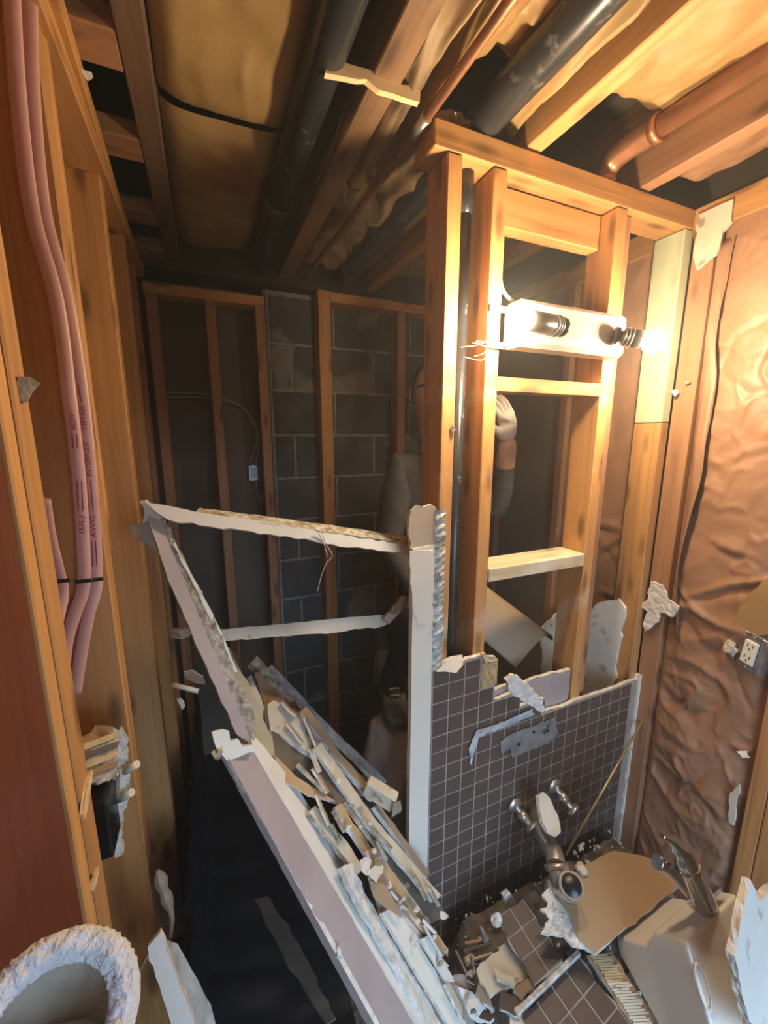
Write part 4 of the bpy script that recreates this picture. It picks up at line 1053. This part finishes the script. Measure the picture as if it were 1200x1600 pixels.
# ---- chrome stops, trap and rod
wallY = .817
def stop_valve(label, cpx, dpx, y_out):
    t = thing('stop_valve', label, 'valve', pt(*cpx, wallY))
    c = pt(*cpx, wallY); d = pt(*dpx, y_out)
    dr = (d-c).normalized()
    lathe('wall_flange', [(.026, 0), (.025, .004), (.012, .010)], c, (0, -1, 0), M['chrome'], t, 20)
    tube('stem', [c+V(0, -.005, 0), c.lerp(d, .5), d], .0105, M['chrome'], t, seg=14)
    tube('body', [c.lerp(d, .35), c.lerp(d, .72)], .0150, M['chrome'], t, seg=14, straight=True)
    lathe('handle', [(.010, -.006), (.0235, 0), (.0245, .004), (.020, .009), (.004, .010)], d, dr, M['chrome'], t, 18)
    return t
stop_valve('left chrome stop valve with round wall flange on the tile', (804, 1258), (829, 1290), .765)
stop_valve('right chrome stop valve with round handle beside the plaster fragment', (866, 1228), (893, 1263), .765)
t = thing('sink_trap', 'open ended chrome drain trap sticking out of the tile', 'pipe', pt(840, 1272, wallY))
lathe('wall_flange', [(.030, 0), (.029, .003), (.020, .009)], pt(838, 1272, wallY), (0, -1, 0), M['chrome'], t, 20)
tube('trap_arm', [pt(838, 1272, .815), pt(842, 1292, .765), pt(856, 1318, .705), pt(866, 1335, .668), pt(869, 1352, .645)], .0255, M['chrome'], t, seg=20)
tube('slip_nut', [pt(868, 1349, .648), pt(871, 1361, .636)], .0320, M['chrome'], t, seg=14, straight=True)
tube('trap_bend', [pt(871, 1360, .637), pt(874, 1374, .618), pt(880, 1386, .598), pt(888, 1390, .582), pt(890, 1388, .575)], .0250, M['chrome'], t, seg=20)
e0, e1 = pt(887, 1390, .584), pt(893, 1383, .562)
ex = tube('trap_outlet', [e0, e1], .0290, M['chrome'], t, seg=22, straight=True)
lathe('opening', [(.0240, 0), (.0235, .0006)], e1+(e1-e0).normalized()*.0004, (e1-e0), M['dark'], ex, 18)
slab('plaster_fragment', [pt(840, 1243, .735), pt(850, 1238, .735), pt(860, 1248, .725), pt(872, 1275, .70), pt(876, 1300, .678), pt(868, 1308, .672), pt(856, 1302, .680), pt(848, 1285, .695)], .011, [M['cream'], M['gypsum'], M['gypsum']], None, jag=.0015, step=.012,
     label='white plaster fragment resting on the chrome trap', cat='plaster')
t = thing('brass_rod', 'thin brass rod leaning diagonally against the tiled partition', 'rod', pt(884, 1334, .72))
a, b_ = pt(884, 1336, .715), pt(1008, 1119, .80)
tube('shaft', [a, b_], .0038, M['brass'], t, seg=10, straight=True)
tube('tip', [b_-(b_-a).normalized()*.006, b_+(b_-a).normalized()*.008], .0055, M['brass'], t, seg=10, straight=True)

# ---- sink lying tilted on the pile, with its faucet
t = thing('bathroom_sink', 'cream white porcelain sink lying tilted on the debris at the lower right', 'sink', V(.90, .36, .22))
prof = [pt(954, 1492, .492), pt(966, 1461, .500), pt(1011, 1477, .425), pt(1018, 1457, .415), pt(1075, 1474, .345), pt(1122, 1665, .250), pt(1070, 1650, .315)]
g = V(.205, .012, .0)
np_ = newell(prof); cp_ = sum(prof, V(0, 0, 0))/len(prof)
prof = [p-np_*((p-cp_).dot(np_)) for p in prof]
bm = bmesh.new()
f0 = [bm.verts.new(p) for p in prof]; f1 = [bm.verts.new(p+g) for p in prof]
bm.faces.new(f0); bm.faces.new(f1[::-1])
for i in range(len(prof)):
    j = (i+1) % len(prof); bm.faces.new([f0[j], f0[i], f1[i], f1[j]])
bmesh.ops.recalc_face_normals(bm, faces=bm.faces)
bmesh.ops.bevel(bm, geom=list(bm.edges), offset=.008, segments=4, affect='EDGES', profile=.5)
so = mk_bm('sink_body', bm, M['porcelain'], t, False)
# oval recess on the side facing the room
fa, fb = prof[4], prof[5]; du = (fb-fa).normalized(); dn = g.normalized(); nn = du.cross(dn)
if nn.dot(V(0, 0, CAM_H)-fa) < 0: nn = -nn
def oval(k, off): 
    c = pt(1120, 1552, .285); c = c - nn*((c-fa).dot(nn)) + nn*off
    return [c + du*(.034*k*math.cos(a)) + dn*(.0145*k*math.sin(a)) for a in [2*math.pi*i/28 for i in range(28)]]
r0, r1, r2 = oval(1.08, .0006), oval(1.0, .0034), oval(.86, .0006)
mk('overflow_ring', r0+r1+r2, [[i, (i+1) % 28, 28+(i+1) % 28, 28+i] for i in range(28)]+[[28+i, 28+(i+1) % 28, 56+(i+1) % 28, 56+i] for i in range(28)], M['porcelain'], so, True)
t = thing('faucet', 'chrome single lever faucet standing on the tilted sink', 'faucet', ptz(1100, 1405, .56))
bc = ptz(1104, 1406, .572)
e1_ = g.normalized(); e3_ = (prof[4]-prof[3]).cross(g).normalized()
if e3_.z < 0: e3_ = -e3_
e2_ = e3_.cross(e1_)
bm = bmesh.new(); bm_box(bm, -.042, .042, -.020, .020, -.004, .014, .006)
for v in bm.verts: v.co = bc + e1_*v.co.x + e2_*v.co.y + e3_*v.co.z
mk_bm('base_plate', bm, M['bright_chrome'], t, False)
tube('body', [bc-e1_*.012, pt(1086, 1378, .385), pt(1074, 1350, .392)], .026, M['bright_chrome'], t, seg=24, n=6, rad=[.026, .0258, .0255, .025, .025, .0248, .0245, .0245, .0242, .024, .024, .0238, .0235])
tube('lever', [pt(1073, 1349, .393), pt(1064, 1329, .398), pt(1052, 1315, .403), pt(1034, 1305, .410)], .012, M['bright_chrome'], t, seg=16, n=6, rad=[.0240, .024, .0235, .023, .022, .021, .020, .019, .018, .0165, .015, .0135, .012, .0105, .009, .0075, .0065, .0055, .005])
tube('spout', [pt(1078, 1392, .392), pt(1060, 1372, .405), pt(1042, 1354, .418), pt(1026, 1346, .428)], .015, M['bright_chrome'], t, seg=16, n=6)

# ---- broken white sheet close to the lower right corner
slab('drywall_sheet', [pt(1166, 1371, .292), pt(1174, 1388, .288), pt(1178, 1402, .286), pt(1200, 1388, .286), pt(1240, 1380, .28), pt(1260, 1660, .20), pt(1182, 1650, .212), pt(1172, 1580, .226), pt(1164, 1540, .236), pt(1156, 1500, .246), pt(1160, 1450, .262), pt(1164, 1420, .272)],
     .013, [M['drywall'], M['gypsum'], M['grey_paper']], None, edgejag=[.001, .002, .001, 0, 0, 0, .003, .003, .003, .003, .003, .002], step=.012, label='broken white drywall sheet with ragged edge at the lower right corner', cat='drywall')

# ================================================================ LOWER LEFT
# broken electrical box in the left stud bay
t = thing('broken_box', 'black electrical box with shattered plaster rim on the left stud wall', 'electrical box', V(-.19, .69, 1.0))
bx0 = pt(148, 1340, .70); 
bm = bmesh.new(); bm_box(bm, -.235, -.178, .640, .700, .955, 1.055, .003); mk_bm('box_body', bm, M['dark'], t)
slab('plaster_rim', [pt(188, 1138, .72), pt(194, 1150, .72), pt(200, 1190, .715), pt(203, 1220, .71), pt(198, 1262, .705), pt(192, 1300, .70), pt(193, 1335, .695), pt(180, 1341, .695), pt(176, 1300, .70), pt(168, 1262, .705), pt(170, 1220, .71), pt(176, 1180, .715)], .012, [M['gypsum'], M['gyp_dirty'], M['gyp_dirty']], t, jag=.003, step=.01)
for (x, y, x2, y2) in ((196, 1205, 214, 1194), (188, 1248, 206, 1238)):
    tube('peg', [pt(x, y, .702), pt(x2, y2, .690)], .0062, M['cream'], t, seg=12, straight=True)
tube('steel_clip', [pt(183, 1205, .702), pt(181, 1245, .700), pt(178, 1290, .697)], .0045, M['chrome'], t, seg=8)
slab('lath_shelf', [pt(126, 1166, .64), pt(186, 1142, .70), pt(180, 1218, .70), pt(132, 1226, .64)], .03, [M['gyp_dirty'], M['brown_paper'], M['brown_paper']], t, jag=.004, step=.012)
for k in range(4):
    y0_ = 1168+k*15
    oriented_beam('lath_splinter', pt(128, y0_, .638), pt(182, y0_-20, .698), (0, 0, 1), .009, .006, [M['combed'], M['dark_paper'], M['combed'], M['brown_paper']][k], t, .001)
slab('wood_splinter', [ptx(133, 1248, XL+.004), ptx(140, 1215, XL+.004), ptx(146, 1202, XL+.004), ptx(141, 1240, XL+.004), ptx(134, 1280, XL+.004), ptx(130, 1272, XL+.004)], .004, [WPALE]*3, None, jag=.001, label='pale upper splinter peeling off the nearest left stud', cat='splinter')
slab('wood_splinter', [ptx(146, 1380, XL+.004), ptx(156, 1352, XL+.004), ptx(152, 1378, XL+.004), ptx(147, 1392, XL+.004)], .004, [WPALE]*3, None, jag=.001, label='pale lower splinter peeling off the nearest left stud', cat='splinter')
# black plastic sheet hanging at the left and spread over the floor
def tarp(u, v):
    y = .72+1.02*v
    k = u*1.05
    if k < .45: x = -.125+.03*k; z = .52*(1-k/.45)+.012; 
    else: x = -.112+(k-.45)*.62; z = .012
    w_ = .016*noise.noise(V(u*6, v*9, 3))+.012*math.sin(v*23+u*4)
    return V(x+(abs(w_) if k < .45 else w_*.3), y+w_*.5, z+abs(w_)*(.3 if k < .45 else .9)+.004)
sheet('plastic_sheet', tarp, 50, 70, M['black_sheet'], None, label='black plastic sheet hanging down the left wall and spread over the floor', cat='plastic sheet')
# dark dusty board on the sheet
slab('floor_strip', [ptz(398, 1405, .03), ptz(418, 1400, .03), ptz(470, 1480, .03), ptz(525, 1590, .03), ptz(510, 1600, .03), ptz(445, 1500, .03)], .012, [M['dark_paper'], M['dark_paper'], M['dark_paper']], None, jag=.003, label='dark strip of broken board lying on the floor in the shadow', cat='board')
# scraps in the dim corner behind the slanting strip
tube('plastic_stick', [pt(270, 1070, .95), pt(310, 1080, .93)], .0055, M['cream'], None, seg=10, straight=True, label='short pale stick poking out in the dim left corner', cat='stick')
slab('paper_scrap', [pt(288, 1050, 1.0), pt(302, 1048, 1.0), pt(318, 1058, 1.0), pt(320, 1070, 1.0), pt(306, 1068, 1.0), pt(292, 1062, 1.0)], .006, [M['grey_paper'], M['gypsum'], M['gypsum']], None, jag=.002, step=.01, label='crumpled grey paper scrap above the pale stick in the left corner', cat='scrap')
slab('drywall_chip', [pt(276, 1094, .95), pt(282, 1092, .95), pt(289, 1104, .95), pt(284, 1110, .95)], .005, [M['cream'], M['gypsum'], M['gypsum']], None, jag=.001, step=.01, label='tiny pale chip just below the pale stick in the left corner', cat='scrap')
# white drywall shard at the lower left
slab('drywall_shard', [pt(231, 1478, .60), pt(250, 1459, .60), pt(258, 1470, .60), pt(278, 1530, .58), pt(300, 1590, .56), pt(310, 1640, .55), pt(275, 1640, .55), pt(262, 1580, .57), pt(240, 1510, .59)], .012, [M['drywall'], M['gypsum'], M['grey_paper']], None, jag=.002, step=.015,
     label='crumbling white drywall shard standing at the lower left', cat='drywall')
slab('grey_board', [pt(252, 1462, .66), pt(275, 1475, .68), pt(330, 1570, .68), pt(350, 1640, .66), pt(290, 1640, .62), pt(270, 1540, .64)], .01, [M['smear'], M['gypsum'], M['grey_paper']], None, jag=.001, label='dull grey panel leaning behind the crumbling white shard', cat='board')
t = thing('paper_roll', 'tattered grey paper strip sticking up behind the white shard', 'paper', pt(255, 1450, .72))
tube('strip', [pt(246, 1360, .78), pt(256, 1392, .77), pt(268, 1430, .76), pt(266, 1465, .75)], .012, M['grey_paper'], t, seg=8, n=4, smooth=False, rad=[.003, .010, .013, .011, .008, .012, .010, .006, .005, .005, .004, .004, .003])
tube('stalk', [pt(232, 1490, .60), pt(212, 1530, .60), pt(200, 1570, .60)], .003, M['brown_paper'], t, seg=6)
# fleecy rimmed bag close to the camera
t = thing('fleece_bag', 'fuzzy white fleece rimmed beige bag at the lower left corner', 'bag', V(-.105, .26, .0))
cc = pt(76, 1612, .272)
ring = []
ax = (V(0, 0, CAM_H)-cc).normalized(); ra = V(1, 0, 0); ra = (ra-ax*ra.dot(ax)).normalized(); rb = ax.cross(ra)
if rb.z < 0: rb = -rb
NR, NS = 120, 26
vs_, fs = [], []
for i in range(NR):
    a = 2*math.pi*i/NR
    rc = cc + ra*(.0430*math.cos(a)) + rb*(.0400*math.sin(a)); rd = (ra*math.cos(a)+rb*math.sin(a))
    for k in range(NS):
        b2 = 2*math.pi*k/NS
        r_ = .0098*(1+.08*noise.noise(V(a*9, b2*2, 1))+.12*noise.noise(V(a*40, b2*7, 5))+.05*math.sin(a*58))
        vs_.append(rc + rd*(r_*math.cos(b2)) + ax*(r_*math.sin(b2)))
for i in range(NR):
    for k in range(NS):
        i2 = (i+1) % NR; k2 = (k+1) % NS
        fs.append([i*NS+k, i*NS+k2, i2*NS+k2, i2*NS+k])
mk('fleece_rim', vs_, fs, M['fleece'], t, True)
vs_, fs = [], []
prof_ = [(1.0, 0), (.98, -.012), (.9, -.03), (.6, -.042), (.2, -.046)]
for (k, h) in prof_:
    for i in range(40):
        a = 2*math.pi*i/40; vs_.append(cc + ra*(.040*k*math.cos(a)) + rb*(.037*k*math.sin(a)) + ax*h)
for r in range(len(prof_)-1):
    for i in range(40):
        i2 = (i+1) % 40; fs.append([r*40+i, r*40+i2, (r+1)*40+i2, (r+1)*40+i])
fs.append([(len(prof_)-1)*40+i for i in range(40)])
mk('lining', vs_, fs, M['beige_cloth'], t, True)
tube('bag_body', [cc-ax*.012-rb*.02, cc-ax*.06-rb*.10+V(0, 0, -.05), V(-.085, .22, .75), V(-.08, .20, .35), V(-.08, .20, .01)], .06, M['beige_cloth'], t, seg=24, n=5, rad=[.036]*4+[.046]*5+[.06]*12)

# ================================================================ PERSON BEHIND THE PARTITION
def skin_mesh(chain_pts, edges, radii, levels=2):
    me = bpy.data.meshes.new('sk'); me.from_pydata([Vector(p) for p in chain_pts], edges, [])
    ob = bpy.data.objects.new('sk', me); col.objects.link(ob)
    md = ob.modifiers.new('s', 'SKIN'); md.use_smooth_shade = True
    for i, r in enumerate(radii):
        sv = me.skin_vertices[0].data[i]
        sv.radius = (r, r) if not isinstance(r, tuple) else r
        sv.use_root = (i == 0)
    ss = ob.modifiers.new('ss', 'SUBSURF'); ss.levels = levels
    dg = bpy.context.evaluated_depsgraph_get()
    out = bpy.data.meshes.new_from_object(ob.evaluated_get(dg))
    vs_ = [v.co.copy() for v in out.vertices]; fs = [list(p.vertices) for p in out.polygons]
    bpy.data.objects.remove(ob, do_unlink=True); bpy.data.meshes.remove(out)
    return vs_, fs
t = thing('person', 'person in charcoal shirt and navy trousers working behind the partition studs', 'person', V(.80, 1.26, 0))
J = dict(pelvis=V(.775, 1.28, 1.00), waist=V(.765, 1.27, 1.14), chest=V(.755, 1.25, 1.36), neck=V(.750, 1.24, 1.53), headb=V(.735, 1.225, 1.62), headt=V(.715, 1.215, 1.76),
         shL=V(.600, 1.23, 1.49), elL=V(.560, 1.25, 1.22), wrL=V(.640, 1.12, 1.05),
         shR=V(.905, 1.24, 1.49), elR=V(1.00, 1.20, 1.30), wrR=V(.935, 1.095, 1.60),
         hipL=V(.695, 1.27, .93), knL=V(.605, 1.10, 1.02), anL=V(.570, 1.235, .70), toL=V(.540, 1.13, .66),
         hipR=V(.855, 1.29, .93), knR=V(.870, 1.26, .52), anR=V(.875, 1.33, .10), toR=V(.865, 1.19, .05))
K = list(J); idx = {k: i for i, k in enumerate(K)}
E_ = [('pelvis', 'waist'), ('waist', 'chest'), ('chest', 'neck'), ('neck', 'headb'), ('headb', 'headt'), ('chest', 'shL'), ('shL', 'elL'), ('elL', 'wrL'), ('chest', 'shR'), ('shR', 'elR'), ('elR', 'wrR'),
      ('pelvis', 'hipL'), ('hipL', 'knL'), ('knL', 'anL'), ('anL', 'toL'), ('pelvis', 'hipR'), ('hipR', 'knR'), ('knR', 'anR'), ('anR', 'toR')]
RD = dict(pelvis=.125, waist=.120, chest=.135, neck=.055, headb=.072, headt=.080, shL=.070, elL=.048, wrL=.032, shR=.070, elR=.048, wrR=.030, hipL=.090, knL=.066, anL=.045, toL=.036, hipR=.090, knR=.064, anR=.045, toR=.036)
vs_, fs = skin_mesh([J[k] for k in K], [(idx[a], idx[b]) for a, b in E_], [RD[k] for k in K])
def fingers(w, d, up, n0):
    """palm, four fingers and a thumb from the wrist w along d, joined to the body mesh"""
    d = Vector(d).normalized(); up = (Vector(up)-d*Vector(up).dot(d)).normalized(); sd = d.cross(up)
    P_, E2, R2 = [w-d*.02, w+d*.03, w+d*.075], [(0, 1), (1, 2)], [.026, (.036, .020), (.038, .018)]
    for k, (o, L) in enumerate(((-.028, .062), (-.010, .074), (.010, .070), (.027, .056))):
        b0 = len(P_)
        P_ += [w+d*.085+sd*o, w+d*(.085+L*.45)+sd*o*1.1-up*.012, w+d*(.085+L*.8)+sd*o*1.1-up*.036]
        E2 += [(2, b0), (b0, b0+1), (b0+1, b0+2)]; R2 += [.0105, .0095, .008]
    b0 = len(P_)
    P_ += [w+d*.035-sd*.038-up*.008, w+d*.065-sd*.056-up*.022, w+d*.090-sd*.054-up*.034]
    E2 += [(1, b0), (b0, b0+1), (b0+1, b0+2)]; R2 += [.014, .0115, .009]
    return skin_mesh(P_, E2, R2)
def surf(vs_, z): pass
mats_p = [M['jeans'], M['shirt'], M['skin'], M['glove']]
mi = []
for f in fs:
    c = sum((vs_[i] for i in f), V(0, 0, 0))/len(f)
    if c.z > 1.545: m_ = 2
    elif c.z > 1.04: m_ = 1
    else: m_ = 0
    if (c-J['wrR']).length < .11 or (c-J['wrL']).length < .06: m_ = 2
    mi.append(m_)
for (w_, d_, u_) in ((J['wrR'], (-.45, -.25, .86), (.3, -.9, .0)), (J['wrL'], (.7, -.5, -.4), (0, -.4, .9))):
    v2, f2 = fingers(w_, d_, u_, 0)
    n0 = len(vs_); vs_ += v2; fs += [[i+n0 for i in f] for f in f2]; mi += [3]*len(f2)
body = mk('body', vs_, fs, mats_p, t, True, mi)
# head features
hc = V(.716, 1.207, 1.735); fd = V(-.35, -.93, .05).normalized(); sd = fd.cross(V(0, 0, 1)).normalized(); ud = sd.cross(fd)
def head_geo():
    bm = bmesh.new(); bmesh.ops.create_uvsphere(bm, u_segments=28, v_segments=20, radius=1.0)
    for v in bm.verts:
        x, y, z = v.co
        fx, sx, zx = y*.098, x*.076*(1-.18*max(0, -z)), z*.118
        if y > .3:
            fx += .020*math.exp(-((x/.16)**2+((z+.10)/.20)**2))             # nose
            fx -= .010*(math.exp(-(((abs(x)-.38)/.16)**2+((z-.10)/.12)**2)))  # eye sockets
            fx += .006*math.exp(-((x/.34)**2+((z+.46)/.10)**2))              # lips
            fx += .008*math.exp(-((x/.30)**2+((z+.78)/.15)**2))              # chin
        v.co = hc + fd*fx + sd*sx + ud*zx
    return bm
mk_bm('head', head_geo(), M['skin'], t, True)
bm = bmesh.new(); bmesh.ops.create_uvsphere(bm, u_segments=24, v_segments=16, radius=1.0)
for v in list(bm.verts):
    if v.co.z < -.35 or (v.co.y > .45 and v.co.z < .52): bm.verts.remove(v)
for v in bm.verts:
    x, y, z = v.co; v.co = hc + fd*(y*.108) + sd*(x*.084) + ud*(z*.128)
mk_bm('hair', bm, M['hair'], t, True)
for k in (-1, 1):
    c = hc+fd*.083+sd*.030*k+ud*.012
    chunk('eye', c, (.009, .009, .006), M['dark'], t, 1, 2, .0)
    chunk('ear', hc+sd*.078*k-fd*.005, (.010, .014, .026), M['skin'], t, 2, 2, .1)
tube('glasses', [hc+sd*.075+ud*.014, hc+fd*.095+sd*.055+ud*.014, hc+fd*.108+ud*.014, hc+fd*.095-sd*.055+ud*.014, hc-sd*.075+ud*.014], .004, M['dark'], t, seg=8)
# shoes
def shoe(an, to):
    d = (to-an); d.z = 0; d.normalize(); s_ = d.cross(V(0, 0, 1))
    base = an.z-.060
    vs_, fs = [], []
    prof_ = [(-.075, .030, .085), (-.05, .036, .095), (.0, .038, .090), (.06, .044, .065), (.12, .047, .052), (.16, .040, .045), (.185, .022, .034)]
    n = 14
    for (x, hw, h) in prof_:
        for k in range(n):
            a = 2*math.pi*k/n
            vs_.append(V(an.x, an.y, base)+d*x+s_*(hw*math.cos(a))+V(0, 0, h*.5+h*.5*math.sin(a)*(1 if math.sin(a) > 0 else .95)))
    for i in range(len(prof_)-1):
        for k in range(n):
            k2 = (k+1) % n; fs.append([i*n+k, i*n+k2, (i+1)*n+k2, (i+1)*n+k])
    fs.append(list(range(n))[::-1]); fs.append([(len(prof_)-1)*n+k for k in range(n)])
    sh = mk('shoe', vs_, fs, M['shoe'], t, True)
    bm = bmesh.new()
    pts = [V(an.x, an.y, base)+d*x+s_*(hw*1.05*sg) for sg, seq in ((1, prof_), (-1, prof_[::-1])) for (x, hw, h) in seq]
    top = [bm.verts.new(p+V(0, 0, .016)) for p in pts]; bot = [bm.verts.new(p-V(0, 0, .010)) for p in pts]
    bm.faces.new(top); bm.faces.new(bot[::-1])
    for i in range(len(pts)):
        j = (i+1) % len(pts); bm.faces.new([top[j], top[i], bot[i], bot[j]])
    bmesh.ops.recalc_face_normals(bm, faces=bm.faces)
    mk_bm('sole', bm, M['shoe_sole'], sh)
    for k in range(4):
        c = V(an.x, an.y, base)+d*(.02+.024*k)+V(0, 0, .092-.010*k)
        tube('lace', [c-s_*.018, c+V(0, 0, .004), c+s_*.018], .003, M['grey_cable'], sh, seg=6)
shoe(J['anL'], J['toL']); shoe(J['anR'], J['toR'])
# sack under the raised foot
def sack(u, v):
    a = 2*math.pi*u; z = .0+.625*v
    r = (.150+.02*math.sin(3*a)+.018*noise.noise(V(math.cos(a)*2, math.sin(a)*2, v*4)))*(1-.28*v**3)
    r += .010*crease(V(math.cos(a)*.2, math.sin(a)*.2, z), 6, 3)
    if v > .93: r *= max(.02, 1-(v-.93)/.07)
    return V(.575+r*.90*math.cos(a), 1.165+r*.75*math.sin(a), z+.002)
sheet('rubble_sack', sack, 60, 50, M['sack'], None, label='beige plastic rubble sack under the shoe behind the partition end', cat='sack')

# ================================================================ DUST HAZE
hm = bpy.data.materials.new('dust_haze'); hm.use_nodes = True
nt = hm.node_tree; nt.nodes.remove(nt.nodes['Principled BSDF'])
vsn = nt.nodes.new('ShaderNodeVolumeScatter'); vsn.inputs['Color'].default_value = (.95, .93, .9, 1); vsn.inputs['Density'].default_value = .032; vsn.inputs['Anisotropy'].default_value = .3
nt.links.new(vsn.outputs[0], nt.nodes['Material Output'].inputs['Volume'])
hz = beam('dust_haze', -.25, 1.43, -.90, 1.81, .002, 2.44, hm, None, 0)
tag(hz, 'faint dust haze hanging in the lamp light of the room', 'haze', None, 'stuff')
